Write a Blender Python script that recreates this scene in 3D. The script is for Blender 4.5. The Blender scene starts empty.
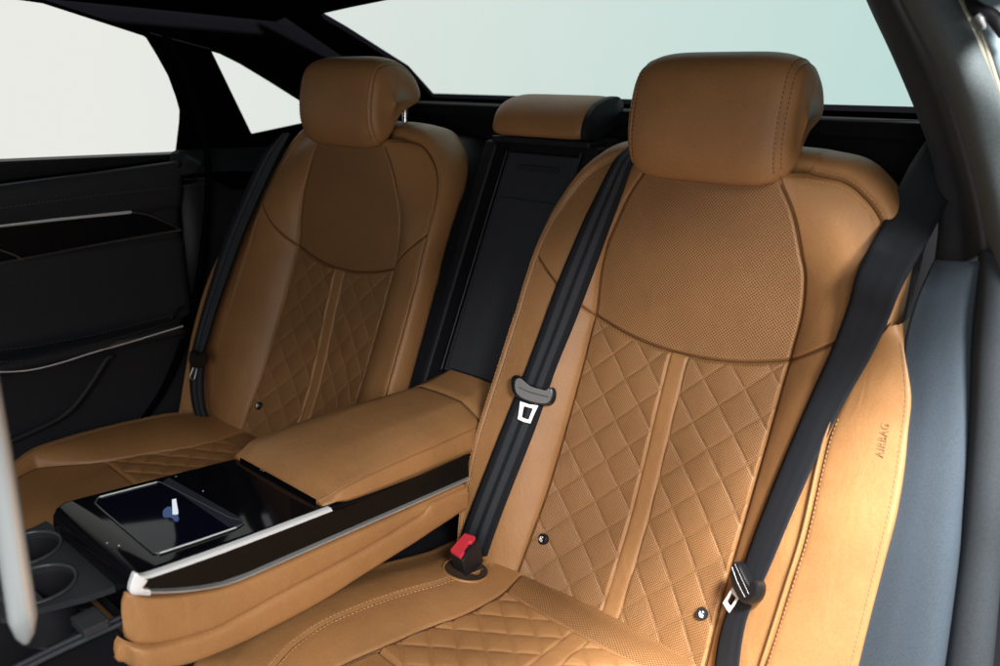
import bpy, bmesh, math
import numpy as np
from mathutils import Vector, Matrix
S = bpy.context.scene
COL = S.collection

# ------------------------------------------------------------------ camera
# world: X = across the car (to the near door), Y = to the rear, Z = up, metres
RX = np.array([[0.76531706, -0.2111767, 0.60802484],
               [0.64316398, 0.21406801, -0.73519724],
               [0.02509786, 0.95371866, 0.29965114]])
CAM = np.array([.889, -.866, 1.31])
FPX = 765.87
cd = bpy.data.cameras.new('camera')
cam = bpy.data.objects.new('camera', cd); COL.objects.link(cam)
M = Matrix([[*RX[0], CAM[0]], [*RX[1], CAM[1]], [*RX[2], CAM[2]], [0, 0, 0, 1]])
cam.matrix_world = M
cd.sensor_width = 36; cd.lens = 36 * FPX / 1000
cd.clip_start = .02; cd.clip_end = 200
cd.dof.use_dof = True; cd.dof.focus_distance = 1.2; cd.dof.aperture_fstop = 3.8
S.camera = cam

# ------------------------------------------------------------------ light
W = bpy.data.worlds.new('World'); S.world = W; W.use_nodes = True
nt = W.node_tree; bg = nt.nodes['Background']
tc = nt.nodes.new('ShaderNodeTexCoord')
# pale studio backdrop behind the car, dim room on the other side
def wnode(t, **k):
    n = nt.nodes.new(t)
    for a, b in k.items(): setattr(n, a, b)
    return n
dL = wnode('ShaderNodeVectorMath', operation='DOT_PRODUCT'); dL.inputs[1].default_value = (.765, .643, 0)
nt.links.new(tc.outputs['Generated'], dL.inputs[0])
mr = wnode('ShaderNodeMapRange'); mr.inputs[1].default_value = -.45; mr.inputs[2].default_value = .45
nt.links.new(dL.outputs['Value'], mr.inputs[0])
cr = wnode('ShaderNodeMix', data_type='RGBA')
cr.inputs[6].default_value = (.82, .825, .78, 1); cr.inputs[7].default_value = (.53, .725, .685, 1)
nt.links.new(mr.outputs[0], cr.inputs[0])
dF = wnode('ShaderNodeVectorMath', operation='DOT_PRODUCT'); dF.inputs[1].default_value = (-.637, .771, 0)
nt.links.new(tc.outputs['Generated'], dF.inputs[0])
mf = wnode('ShaderNodeMapRange', interpolation_type='SMOOTHSTEP'); mf.inputs[1].default_value = .15; mf.inputs[2].default_value = .45
mf.inputs[3].default_value = .10; mf.inputs[4].default_value = 1
nt.links.new(dF.outputs['Value'], mf.inputs[0])
nt.links.new(cr.outputs[2], bg.inputs[0]); nt.links.new(mf.outputs[0], bg.inputs[1])

def area(name, loc, target, size, power, col=(1, 1, 1)):
    l = bpy.data.lights.new(name, 'AREA'); l.energy = power; l.size = size; l.color = col
    o = bpy.data.objects.new(name, l); COL.objects.link(o)
    o.location = loc
    o.rotation_euler = (Vector(target) - Vector(loc)).to_track_quat('-Z', 'Y').to_euler()
    return o
area('key_lamp', (1.75, -1.0, 3.3), (.6, -.05, .8), .5, 420, (1, .98, .95))
area('door_lamp', (2.3, -1.5, 2.4), (.2, -.05, .85), .6, 84, (1, .98, .95))
area('fill_lamp', (1.25, -1.85, 1.45), (.1, 0, .9), .8, 17, (1, .98, .95))

S.view_settings.view_transform = 'Standard'; S.view_settings.look = 'None'
S.view_settings.exposure = 0; S.view_settings.gamma = 1

# ------------------------------------------------------------------ helpers
def sray(p):
    d = np.array([p[0] - 500, -(p[1] - 333), -FPX]); return RX @ (d / np.linalg.norm(d))
def at(px, py, ax, v):
    """point at pixel (px,py) of the photograph lying on the plane axis = v"""
    r = sray((px, py)); i = 'xyz'.index(ax); return CAM + r * ((v - CAM[i]) / r[i])
def atp(px, py, n, d):
    r = sray((px, py)); n = np.array(n, float); return CAM + r * ((d - n @ CAM) / (n @ r))

def spline(xs, ys):
    """monotone-ish cubic (Catmull-Rom tangents limited) interpolation"""
    xs = np.array(xs, float); ys = np.array(ys, float)
    o = np.argsort(xs); xs = xs[o]; ys = ys[o]
    h = np.diff(xs); d = np.diff(ys) / h
    m = np.zeros_like(ys); m[0] = d[0]; m[-1] = d[-1]
    for i in range(1, len(xs) - 1):
        m[i] = 0 if d[i-1] * d[i] <= 0 else (h[i-1] + h[i]) * 1.5 / ((2*h[i]+h[i-1]) / d[i-1] / 2 + (h[i]+2*h[i-1]) / d[i] / 2)
    def f(x):
        x = np.clip(np.asarray(x, float), xs[0], xs[-1])
        k = np.clip(np.searchsorted(xs, x) - 1, 0, len(h) - 1)
        t = (x - xs[k]) / h[k]
        return ((2*t**3 - 3*t**2 + 1) * ys[k] + (t**3 - 2*t**2 + t) * h[k] * m[k]
                + (-2*t**3 + 3*t**2) * ys[k+1] + (t**3 - t**2) * h[k] * m[k+1])
    return f
def sstep(a, b, x):
    t = np.clip((np.asarray(x, float) - a) / (b - a), 0, 1); return t * t * (3 - 2 * t)

def curve(P, n, closed=False):
    """Catmull-Rom through P resampled at n points evenly by length"""
    P = np.array(P, float)
    if len(P) == 2 and not closed:
        return P[0] + (P[1] - P[0]) * np.linspace(0, 1, n)[:, None]
    Q = np.vstack([P[-1], P, P[0], P[1]]) if closed else np.vstack([2*P[0]-P[1], P, 2*P[-1]-P[-2]])
    out = []
    for i in range(len(Q) - 3):
        a, b, c, d = Q[i:i+4]
        t = np.linspace(0, 1, 24, endpoint=False)[:, None]
        out.append(.5 * (2*b + (c-a)*t + (2*a-5*b+4*c-d)*t**2 + (3*b-a-3*c+d)*t**3))
    out.append((P[0] if closed else P[-1])[None]); out = np.vstack(out)
    L = np.r_[0, np.cumsum(np.linalg.norm(np.diff(out, axis=0), axis=1))]
    s = np.linspace(0, L[-1], n, endpoint=not closed)
    return np.stack([np.interp(s, L, out[:, k]) for k in range(out.shape[1])], 1)

ORG = {}
def root(name, label, cat, loc, group=None, kind=None):
    o = bpy.data.objects.new(name, None); o.empty_display_size = .05
    o.location = tuple(float(c) for c in loc); COL.objects.link(o)
    o['label'] = label; o['category'] = cat
    if group: o['group'] = group
    if kind: o['kind'] = kind
    ORG[o.name] = np.array(loc, float); return o
def mk(name, V, F, mat, parent=None, uv=None, smooth=True, label=None):
    V = np.asarray(V, float).reshape(-1, 3)
    org = ORG[parent.name] if parent else np.zeros(3)
    me = bpy.data.meshes.new(name); me.from_pydata((V - org).tolist(), [], [list(map(int, f)) for f in F])
    if uv is not None:
        l = me.uv_layers.new(name='UVMap'); idx = np.zeros(len(me.loops), np.int32)
        me.loops.foreach_get('vertex_index', idx)
        l.data.foreach_set('uv', np.asarray(uv, np.float32).reshape(-1, 2)[idx].ravel())
    me.materials.append(mat)
    if smooth: me.polygons.foreach_set('use_smooth', [True] * len(me.polygons))
    me.update()
    o = bpy.data.objects.new(name, me); COL.objects.link(o)
    if parent: o.parent = parent
    if label: o['label'] = label
    ORG[o.name] = org; return o
def gridF(n, m, off=0, closeu=False, closev=False, flip=False):
    F = []
    for i in range(n if closeu else n - 1):
        for j in range(m if closev else m - 1):
            a, b, c, d = off+i*m+j, off+((i+1) % n)*m+j, off+((i+1) % n)*m+(j+1) % m, off+i*m+(j+1) % m
            F.append((a, d, c, b) if flip else (a, b, c, d))
    return F
class MB:
    """collects shapes into one mesh"""
    def __init__(s): s.V = []; s.F = []; s.n = 0
    def add(s, V, F):
        V = np.asarray(V, float).reshape(-1, 3); s.V.append(V)
        s.F += [tuple(i + s.n for i in f) for f in F]; s.n += len(V); return s
    def grid(s, G, **k):
        G = np.asarray(G, float); return s.add(G.reshape(-1, 3), gridF(G.shape[0], G.shape[1], **k))
    def tube(s, P, r, seg=10, cap=True):
        P = np.asarray(P, float); n = len(P); r = np.broadcast_to(np.asarray(r, float), (n,))
        T = np.gradient(P, axis=0); T /= np.linalg.norm(T, axis=1)[:, None] + 1e-12
        u = np.cross(T[0], [0, 0, 1.]);
        if np.linalg.norm(u) < .05: u = np.cross(T[0], [1., 0, 0])
        u /= np.linalg.norm(u); V = []
        for i in range(n):
            u = u - T[i] * (u @ T[i]); u /= np.linalg.norm(u); w = np.cross(T[i], u)
            a = np.arange(seg) * 2 * np.pi / seg
            V.append(P[i] + r[i] * (np.cos(a)[:, None] * u + np.sin(a)[:, None] * w))
        F = gridF(n, seg, closev=True)
        if cap: F += [tuple(range(seg))[::-1], tuple((n-1)*seg + k for k in range(seg))]
        return s.add(np.vstack(V), F)
    def box(s, c, h, R=None):
        v = np.array([[x, y, z] for x in (-1, 1) for y in (-1, 1) for z in (-1, 1)], float) * h
        if R is not None: v = v @ np.array(R).T
        return s.add(v + np.array(c), [(0,1,3,2),(4,6,7,5),(0,4,5,1),(2,3,7,6),(0,2,6,4),(1,5,7,3)])
    def prism(s, A, B):
        n = len(A)
        return s.add(np.vstack([A, B]), [tuple(range(n))[::-1], tuple(range(n, 2*n))] + [(i, (i+1) % n, n+(i+1) % n, n+i) for i in range(n)])
    def build(s, name, mat, parent=None, smooth=True, label=None, bevel=0, seg=2):
        o = mk(name, np.vstack(s.V), s.F, mat, parent, smooth=smooth, label=label)
        bm = bmesh.new(); bm.from_mesh(o.data); bmesh.ops.recalc_face_normals(bm, faces=bm.faces); bm.to_mesh(o.data); bm.free()
        if bevel:
            m = o.modifiers.new('bevel', 'BEVEL'); m.width = bevel; m.segments = seg; m.limit_method = 'ANGLE'; m.angle_limit = .6
        if smooth:
            try: o.data.set_sharp_from_angle(angle=math.radians(40))
            except Exception: pass
        return o
def dashes(mb, P, length=.0042, gap=.0022, r=.00055, nrm=None):
    """a row of stitches lying along P"""
    P = np.asarray(P, float)
    L = np.r_[0, np.cumsum(np.linalg.norm(np.diff(P, axis=0), axis=1))]
    s = 0.
    f = lambda q: np.array([np.interp(q, L, P[:, k]) for k in range(3)])
    while s + length < L[-1]:
        a, b = f(s), f(s + length); t = (b - a); ln = np.linalg.norm(t); t /= ln + 1e-9
        u = np.cross(t, [0, -.4, .9]); u /= np.linalg.norm(u) + 1e-9; w = np.cross(t, u)
        V = []
        for q, k in ((a, .5), (a + t*ln*.25, 1), (b - t*ln*.25, 1), (b, .5)):
            V += [q + u*r*k, q + w*r*k, q - u*r*k, q - w*r*k]
        mb.add(V, gridF(4, 4, closev=True) + [(3, 2, 1, 0), (12, 13, 14, 15)])
        s += length + gap
def solid(o, t, off=0):
    m = o.modifiers.new('thickness', 'SOLIDIFY'); m.thickness = t; m.offset = off; return o

# ------------------------------------------------------------------ materials
class Mat:
    def __init__(s, name, rough=.5, col=(.5, .5, .5), metal=0, spec=.5):
        s.m = bpy.data.materials.new(name); s.m.use_nodes = True; s.t = s.m.node_tree
        s.b = s.t.nodes['Principled BSDF']
        s.b.inputs['Base Color'].default_value = (*col, 1); s.b.inputs['Roughness'].default_value = rough
        s.b.inputs['Metallic'].default_value = metal; s.b.inputs['Specular IOR Level'].default_value = spec
    def n(s, t, **k):
        q = s.t.nodes.new(t)
        for a, b in k.items(): setattr(q, a, b)
        return q
    def l(s, a, b): s.t.links.new(a, b)
    def math(s, op, a, b=None):
        q = s.n('ShaderNodeMath', operation=op)
        for i, v in enumerate((a, b)):
            if v is None: continue
            if isinstance(v, (int, float)): q.inputs[i].default_value = v
            else: s.l(v, q.inputs[i])
        return q.outputs[0]
    def obj(s):
        return s.n('ShaderNodeTexCoord').outputs['Object']
    def noise(s, sc, det=2, rough=.5, vec=None):
        q = s.n('ShaderNodeTexNoise'); q.inputs['Scale'].default_value = sc; q.inputs['Detail'].default_value = det
        q.inputs['Roughness'].default_value = rough; s.l(vec or s.obj(), q.inputs['Vector']); return q.outputs['Fac']
    def voro(s, sc, vec=None):
        q = s.n('ShaderNodeTexVoronoi'); q.feature = 'DISTANCE_TO_EDGE'; q.inputs['Scale'].default_value = sc
        s.l(vec or s.obj(), q.inputs['Vector']); return q.outputs['Distance']
    def bump(s, h, strength, dist, prev=None):
        q = s.n('ShaderNodeBump'); q.inputs['Strength'].default_value = strength; q.inputs['Distance'].default_value = dist
        s.l(h, q.inputs['Height'])
        if prev: s.l(prev, q.inputs['Normal'])
        return q.outputs['Normal']
    def setn(s, nrm): s.l(nrm, s.b.inputs['Normal'])
    def ramp(s, fac, c0, c1, a=0., b=1.):
        q = s.n('ShaderNodeMapRange'); q.inputs[1].default_value = a; q.inputs[2].default_value = b; s.l(fac, q.inputs[0])
        x = s.n('ShaderNodeMix', data_type='RGBA'); x.inputs[6].default_value = (*c0, 1); x.inputs[7].default_value = (*c1, 1)
        s.l(q.outputs[0], x.inputs[0]); return x.outputs[2]
TAN = (.385, .188, .071); TAN2 = (.275, .133, .049)
def leather(name, perf=False, c0=TAN2, c1=TAN):
    k = Mat(name, .5, c1, spec=.5)
    g = k.noise(520, 3, .65); big = k.noise(9, 3, .55); fine = k.noise(1300, 2, .6)
    mixf = k.math('ADD', k.math('MULTIPLY', g, .55), k.math('MULTIPLY', big, .45))
    colr = k.ramp(mixf, c0, c1, .34, .60)
    cell = k.math('MINIMUM', k.voro(620), .35)
    n1 = k.bump(cell, .22, .0006)
    n2 = k.bump(fine, .12, .0006, n1)
    mp = k.n('ShaderNodeMapping'); mp.inputs['Scale'].default_value = (1, 1, .35); k.l(k.obj(), mp.inputs[0])
    wr = k.n('ShaderNodeTexNoise'); wr.inputs['Scale'].default_value = 30; wr.inputs['Detail'].default_value = 3; wr.inputs['Distortion'].default_value = 1.2; k.l(mp.outputs[0], wr.inputs['Vector'])
    n3 = k.bump(wr.outputs['Fac'], .35, .0035, k.bump(k.noise(9, 2, .5), .22, .010, n2))
    rr = k.n('ShaderNodeMapRange'); rr.inputs[3].default_value = .42; rr.inputs[4].default_value = .58
    k.l(g, rr.inputs[0]); k.l(rr.outputs[0], k.b.inputs['Roughness'])
    if perf:
        uv = k.n('ShaderNodeTexCoord').outputs['UV']; sx = k.n('ShaderNodeSeparateXYZ'); k.l(uv, sx.inputs[0])
        P = perf
        def cellf(offset):
            a = k.math('SUBTRACT', k.math('FRACT', k.math('ADD', k.math('DIVIDE', sx.outputs[0], P), offset)), .5)
            b = k.math('SUBTRACT', k.math('FRACT', k.math('ADD', k.math('DIVIDE', sx.outputs[1], P), offset)), .5)
            return k.math('SQRT', k.math('ADD', k.math('MULTIPLY', a, a), k.math('MULTIPLY', b, b)))
        d = k.math('MINIMUM', cellf(0.), cellf(.5))
        hole = k.n('ShaderNodeMapRange'); hole.inputs[1].default_value = .20; hole.inputs[2].default_value = .30
        hole.inputs[3].default_value = 1; hole.inputs[4].default_value = 0; k.l(d, hole.inputs[0])
        at_ = k.n('ShaderNodeAttribute', attribute_name='perf')
        h = k.math('MULTIPLY', hole.outputs[0], at_.outputs['Fac'])
        x = k.n('ShaderNodeMix', data_type='RGBA'); k.l(h, x.inputs[0]); k.l(colr, x.inputs[6]); x.inputs[7].default_value = (.13, .062, .024, 1)
        colr = x.outputs[2]
        n3 = k.bump(k.math('SUBTRACT', 1., h), .5, .0006, n3)
    k.l(colr, k.b.inputs['Base Color']); k.setn(n3); return k.m
LEATHER = leather('tan_leather')
PERF = leather('perforated_tan_leather', .0050)
PERFQ = leather('fine_perforated_tan_leather', .0043)
THREAD = Mat('tan_thread', .7, (.30, .17, .09), spec=.2).m
THREADL = Mat('pale_thread', .7, (.50, .30, .15), spec=.2).m
def vinyl(name, c, rough=.55, sc=500, st=.15, spec=.35):
    k = Mat(name, rough, c, spec=spec)
    v = k.noise(sc, 3, .6); k.l(k.ramp(v, tuple(x*.75 for x in c), tuple(x*1.25 for x in c), .3, .7), k.b.inputs['Base Color'])
    k.setn(k.bump(v, st, .0008)); return k.m
BLACK = vinyl('black_vinyl', (.010, .010, .0135))
CLOTH = vinyl('black_headliner_cloth', (.0028, .0028, .0038), .95, 800, .3, .0)
DARK = vinyl('charcoal_plastic', (.034, .037, .045), .5)
SLATE = vinyl('slate_trim_plastic', (.044, .057, .072), .8, 900, .25, .12)
PILL = vinyl('grey_pillar_trim', (.035, .036, .042), .7, 600, .3)
SEAL = vinyl('grey_rubber_seal', (.085, .10, .105), .8, 700, .2, .15)
CARPET = vinyl('dark_carpet', (.010, .010, .011), .95, 900, .6, .05)
SEAM = Mat('brown_seam_shade_and_thread', .8, (.12, .055, .023), spec=.1).m  # brown for the shade in seam creases, also the headrest thread
DOORV = vinyl('black_door_vinyl', (.020, .021, .026), .6)
GLOSSB = Mat('gloss_black_panel', .05, (.004, .004, .006), spec=.2).m
BTN = Mat('black_button_plastic', .3, (.008, .008, .009)).m
CHROME = Mat('brushed_chrome', .22, (.80, .80, .79), 1)
CHROME.setn(CHROME.bump(CHROME.noise(700, 2), .05, .0005)); CHROME = CHROME.m
SILVER = Mat('satin_silver_trim', .36, (.82, .83, .85), .25).m
ALU = Mat('satin_aluminium', .42, (.55, .55, .56), 1).m
DIM = Mat('dim_metal_strip', .4, (.30, .29, .28), 1).m
WHITE = Mat('white_print', .6, (.8, .8, .8)).m
RED = Mat('red_button_plastic', .35, (.66, .035, .06)).m
BRASS = Mat('pale_brass_trim', .35, (.30, .28, .22), .4).m
PAINT = Mat('pale_body_paint', .3, (.18, .23, .26)).m
k = Mat('dark_wood_veneer', .42, (.02, .016, .012), spec=.14)
q = k.n('ShaderNodeMapping'); q.inputs['Scale'].default_value = (1, 6, 60); k.l(k.obj(), q.inputs[0])
k.l(k.ramp(k.noise(14, 6, .7, q.outputs[0]), (.003, .0028, .0025), (.009, .0075, .006), .35, .7), k.b.inputs['Base Color']); WOOD = k.m
k = Mat('grey_embossing', .6, (.27, .16, .07)); EMB = k.m
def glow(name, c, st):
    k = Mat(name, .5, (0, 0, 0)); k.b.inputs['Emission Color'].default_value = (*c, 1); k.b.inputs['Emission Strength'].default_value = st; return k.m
GL_W = glow('reflection_glow_white', (.85, .92, 1), .85); GL_B = glow('reflection_glow_blue', (.12, .22, .5), .35)  # glowing colours for the lamp reflection painted on the screen
k = Mat('screen_glass', .04, (.004, .004, .012), spec=.2); SCREEN = k.m
BAND = Mat('blue_black_band', .4, (.020, .022, .038), spec=.3).m
k = Mat('window_glass'); t = k.n('ShaderNodeBsdfTransparent'); g = k.n('ShaderNodeBsdfGlossy'); g.inputs['Roughness'].default_value = .02
f_ = k.n('ShaderNodeLayerWeight'); f_.inputs[0].default_value = .5; x = k.n('ShaderNodeMixShader')
fp = k.math('MULTIPLY', k.math('POWER', f_.outputs['Facing'], 5.), .12)
k.l(fp, x.inputs[0]); k.l(t.outputs[0], x.inputs[1]); k.l(g.outputs[0], x.inputs[2])
k.l(x.outputs[0], k.t.nodes['Material Output'].inputs['Surface']); GLASS = k.m
def webbing(name='black_belt_webbing', amp=1.):
    k = Mat(name, .62, (.012, .013, .016), spec=.14)
    uv = k.n('ShaderNodeTexCoord').outputs['UV']; sx = k.n('ShaderNodeSeparateXYZ'); k.l(uv, sx.inputs[0])
    u = sx.outputs[0]; v = sx.outputs[1]
    st = k.n('ShaderNodeValToRGB'); e = st.color_ramp.elements; e[0].position = 0; e[0].color = (0, 0, 0, 1); e[1].position = 1; e[1].color = (0, 0, 0, 1)
    for p, c in ((.20, .1), (.25, 1), (.40, 1), (.45, .05), (.54, .05), (.59, 1), (.74, 1), (.79, .1)):
        q = e.new(p); q.color = (c, c, c, 1)
    k.l(u, st.inputs[0])
    tw = k.math('SINE', k.math('MULTIPLY', k.math('ADD', k.math('MULTIPLY', u, .046), v), 2*math.pi/.0022))
    nz = k.noise(900, 2)
    fac = k.math('MULTIPLY', k.math('ADD', k.math('MULTIPLY', st.outputs[0], amp), .12 * (1 - amp)), k.math('ADD', k.math('MULTIPLY', nz, 1.2), .0))
    k.l(k.ramp(fac, (.011, .012, .015), (.060, .067, .080), 0, 1), k.b.inputs['Base Color'])
    k.setn(k.bump(tw, .4, .0006)); return k.m
WEB = webbing(); PLAINWEB = webbing('plain_belt_webbing', .05)

def setperf(o, vals):
    a = o.data.attributes.new('perf', 'FLOAT', 'POINT'); a.data.foreach_set('value', np.asarray(vals, np.float32).ravel())

# ------------------------------------------------------------------ setting
def struct(name, mb, mat):
    o = mb.build(name, mat, smooth=False); o['kind'] = 'structure'; return o
struct('studio_floor', MB().box((0, 0, -.02), (5, 5, .02)), vinyl('grey_studio_floor', (.16, .16, .165), .6, 30, .1))

# ------------------------------------------------------------------ car body
body = root('car_body', 'black lined rear interior shell of a car with its rear and quarter windows', 'car', (0, .2, .3))
# side sheet of the far greenhouse: leaning plane from the belt line to the roof
SN = np.array([1., 0, .364]); SD = SN @ np.array([-.76, 0, 1.14])
def side(px, py): return atp(px, py, SN, SD)
def sxyz(y, z): return np.array([SD - .364 * z, y, z])
def holed(outer, holes, nrm, thick, name, mat, parent):
    """flat sheet with openings, given real thickness"""
    bm = bmesh.new(); edges = []
    for loop in [outer] + holes:
        vs = [bm.verts.new(Vector(p) - Vector(ORG[parent.name])) for p in loop]
        edges += [bm.edges.new((vs[i], vs[(i+1) % len(vs)])) for i in range(len(vs))]
    bmesh.ops.triangle_fill(bm, use_beauty=True, use_dissolve=False, edges=edges, normal=Vector(nrm))
    r = bmesh.ops.extrude_face_region(bm, geom=list(bm.faces))
    bmesh.ops.translate(bm, vec=Vector(nrm) * thick, verts=[v for v in r['geom'] if isinstance(v, bmesh.types.BMVert)])
    bmesh.ops.recalc_face_normals(bm, faces=bm.faces)
    me = bpy.data.meshes.new(name); bm.to_mesh(me); bm.free(); me.materials.append(mat)
    o = bpy.data.objects.new(name, me); COL.objects.link(o); o.parent = parent; ORG[o.name] = ORG[parent.name]; return o
def pane(name, loop, nrm, off, parent):
    A = np.array(loop) + np.array(nrm) * off
    return MB().prism(A, A + np.array(nrm) * .004).build(name, GLASS, parent, smooth=False)
sn = -SN / np.linalg.norm(SN)
door_glass = [side(*p) for p in [(-160, -60), (-60, -30), (45, 0), (146, 33), (149, 35), (160, 53), (171, 73), (179, 95), (182.5, 108), (182, 120), (177.5, 158), (0, 181), (-160, 201)]]
door_rear = [(166, 24), (186, 60), (197, 95), (203, 130), (207, 175)]
quarter = [side(*p) for p in [(210.5, 49), (214, 49.5), (222, 52), (242, 62), (270, 79), (300, 98), (322, 110), (330, 117), (299, 123.5), (252, 133.5), (251, 132.5)]]
wall_out = [side(*p) for p in door_rear] + [sxyz(.12, 1.08), sxyz(.6, 1.08)] + [side(*p) for p in [(412, 150), (402, 80), (378, 61), (340, 37), (312, 16), (300, -25)]] + [sxyz(-.12, 1.56)]
holed(wall_out, [quarter], sn, .012, 'pillar_trim', CLOTH, body)
pane('quarter_window', quarter, sn, .006, body)
# rear window frame
RN = np.array([0, .43, .903]); RN /= np.linalg.norm(RN); RD = RN @ np.array([0, .70, 1.293])
def rear(px, py): return atp(px, py, RN, RD)
rw = [rear(*p) for p in [(317, 15), (345, 31), (383, 55), (407, 70), (432, 97.4), (625, 104), (925, 113.3)]]
tipL = rw[0]; top1 = rear(350, 7.5); top2 = rear(390, -.5); top3 = rear(520, -22)
ryz = lambda x, y: np.array([x, y, (RD - RN[1] * y) / RN[2]])
rw = rw[:-1] + [ryz(.62, rw[-1][1])] + [ryz(.60, .45), ryz(.50, top3[1] - .0), top3, top2, top1]
ro = [ryz(-.80, .80), ryz(.66, .80), ryz(.66, .26), ryz(-.80, .26)]
holed(ro, [rw], RN, .012, 'rear_window_frame', CLOTH, body)
pane('rear_window', rw, RN, .006, body)
# headliner: shallow dome above everything, over the frame tops
xs = np.linspace(-.80, .735, 30); ys = np.linspace(-1.25, .30, 30)
G = np.array([[(x, y, 1.50 - .05 * abs(x / .75) ** 3 + .0 * y + .02 * np.cos(y)) for y in ys] for x in xs])
solid(mk('headliner', G, gridF(30, 30), CLOTH, body), .02, 1)
mb = MB(); mb.tube(curve([(.74, y, 1.455 - .03 * max(0, y + .3)) for y in np.linspace(-1.25, .35, 8)], 20), .022); mb.box((.80, -.61, 1.435), (.055, .63, .018)); mb.box((.8975, -.07, 1.435), (.0425, .06, .018)); mb.build('roof_rail_with_shade_boxes', CLOTH, body)  # rail tube, plus unseen boxes added beside it to shade shoulder and trim
# parcel shelf and the dark bulkhead behind the seats
mb = MB(); mb.box((0, .60, 1.27), (.80, .20, .012)); mb.box((0, .47, .80), (.80, .02, .47)); mb.build('parcel_shelf', CARPET, body, smooth=False, bevel=.004)
# far inner wall behind the door (body side)
P = [curve([(-.755, .0, 1.17), (-.757, .18, 1.17), (-.74, .5, 1.17)], 12), curve([(-.765, -.005, .95), (-.75, .18, .95), (-.72, .5, .95)], 12),
     curve([(-.77, -.02, .75), (-.765, .12, .75), (-.72, .4, .75)], 12), curve([(-.78, -.10, .5), (-.78, .1, .5), (-.72, .4, .5)], 12)]
o = mk('wheel_arch_trim', np.array(P[:3]), gridF(3, 12), BLACK, body); solid(o, .008)
o = mk('lit_trim_end', np.array(P[2:]), gridF(2, 12), DARK, body); solid(o, .008)  # lower end of the same trim, paler colour imitates light falling on it
mb = MB(); mb.tube(curve([at(163, 30, 'x', -.655), at(186, 75, 'x', -.68), at(201, 120, 'x', -.70), at(208, 170, 'x', -.725), at(205, 230, 'x', -.735), at(192, 310, 'x', -.735), at(168, 380, 'x', -.74), at(140, 425, 'x', -.75)], 40), .007)
mb.build('door_seal', CLOTH, body)
MB().box((-.83, -.2, .70), (.03, 1.3, .46)).build('outer_body_panel', BLACK, body, smooth=False)
# crease lines on the far pillar
mb = MB(); mb.tube(curve([side(150, 33), side(210, 49)], 10), .0015, 6); mb.build('pillar_seam', DARK, body); mb = MB(); mb.tube(curve([side(118, 185), side(206, 178)], 10), .0015, 6)
mb.build('pillar_seam', DARK, body)

# near C pillar, door seal, trim
def strip(name, curves, mat, n=60, thick=.006, sub=6, flip=False):
    C_ = [curve(c, n) for c in curves]
    A = np.stack(C_, 0)
    # smooth across
    k = len(C_); G = np.stack([curve(A[:, i], (k - 1) * sub + 1) for i in range(n)], 1)
    o = mk(name, G, gridF(G.shape[0], n, flip=flip), mat, body); solid(o, thick, -1); return o
Y3 = lambda pts: [at(p[0], p[1], 'y', p[2]) for p in pts]
X3 = lambda pts: [at(p[0], p[1], 'x', p[2]) for p in pts]
inner = Y3([(838, -80, .30), (872, 0, .30), (898, 56, .30), (922, 113, .30), (938, 160, .30), (944, 215, .28), (940, 262, .24)])
innr2 = Y3([(860, -80, .24), (897, 0, .24), (925, 60, .24), (947, 120, .24), (962, 180, .24), (968, 232, .22), (968, 262, .20)])
outr = Y3([(868, -80, .14), (906, 0, .14), (938, 63, .14), (959, 120, .14), (976, 180, .14), (985, 220, .14), (990, 250, .14)])
bk = [p + np.array([.0, .10, -.01]) for p in inner]
strip('pillar_trim', [bk, inner, [ (a*.5+b*.5)+np.array([-.004,-.012,0]) for a,b in zip(inner,innr2)], innr2, outr], PILL)
s1 = Y3([(870, -80, .15), (907, 0, .15), (939, 63, .15), (960, 120, .15), (977, 180, .15), (986, 220, .15), (991, 250, .15), (999, 300, .15), (1004, 400, .15), (1004, 520, .15)])
s2 = Y3([(884, -80, .10), (922, 0, .10), (955, 63, .10), (977, 120, .10), (994, 180, .10), (1003, 220, .10), (1008, 250, .10), (1016, 300, .10), (1022, 400, .10), (1022, 520, .10)])
s3 = Y3([(905, -80, .10), (945, 0, .10), (975, 63, .10), (996, 120, .10), (1012, 180, .10), (1021, 220, .10), (1027, 250, .10), (1036, 300, .10), (1042, 400, .10), (1042, 520, .10)])
s4 = Y3([(916, -80, .13), (956, 0, .13), (983, 63, .13), (1002, 120, .13), (1019, 180, .13), (1028, 220, .13), (1034, 250, .13), (1043, 300, .13), (1050, 400, .13), (1050, 520, .13)])
strip('door_frame_seal', [s1, s2, s3, s4], SEAL)
mb = MB(); mb.tube(curve(Y3([(930, -60, .115), (959, 0, .115), (976, 40, .115), (990, 82, .115), (1002, 118, .115)]), 30), .0042)
mb.tube(curve(Y3([(937, -60, .125), (966, 0, .125), (983, 40, .125), (997, 82, .125), (1009, 118, .125)]), 30), .0025); mb.build('window_bright_strip', BRASS, body)
o1 = Y3([(960, -60, .14), (970, 0, .14), (985, 40, .14), (1000, 84, .14), (1012, 118, .14)])
o2 = Y3([(1030, -60, .16), (1040, 0, .16), (1050, 40, .16), (1055, 84, .16), (1060, 118, .16)])
strip('outer_body_panel', [o1, o2], PAINT)
# dark and pale tubes at the top corner imitate a reflection on the paint
mb = MB(); mb.tube(curve(Y3([(968, 2, .12), (978, 10, .115), (992, 16, .115), (1006, 34, .12)]), 16), .007); mb.build('dark_reflection_mark', BLACK, body)
mb = MB(); mb.tube(curve(Y3([(977, 16, .11), (982, 22, .11), (984, 29, .11)]), 8), [.005]*4 + [.004]*4); mb.build('pale_reflection_mark', ALU, body)
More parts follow.
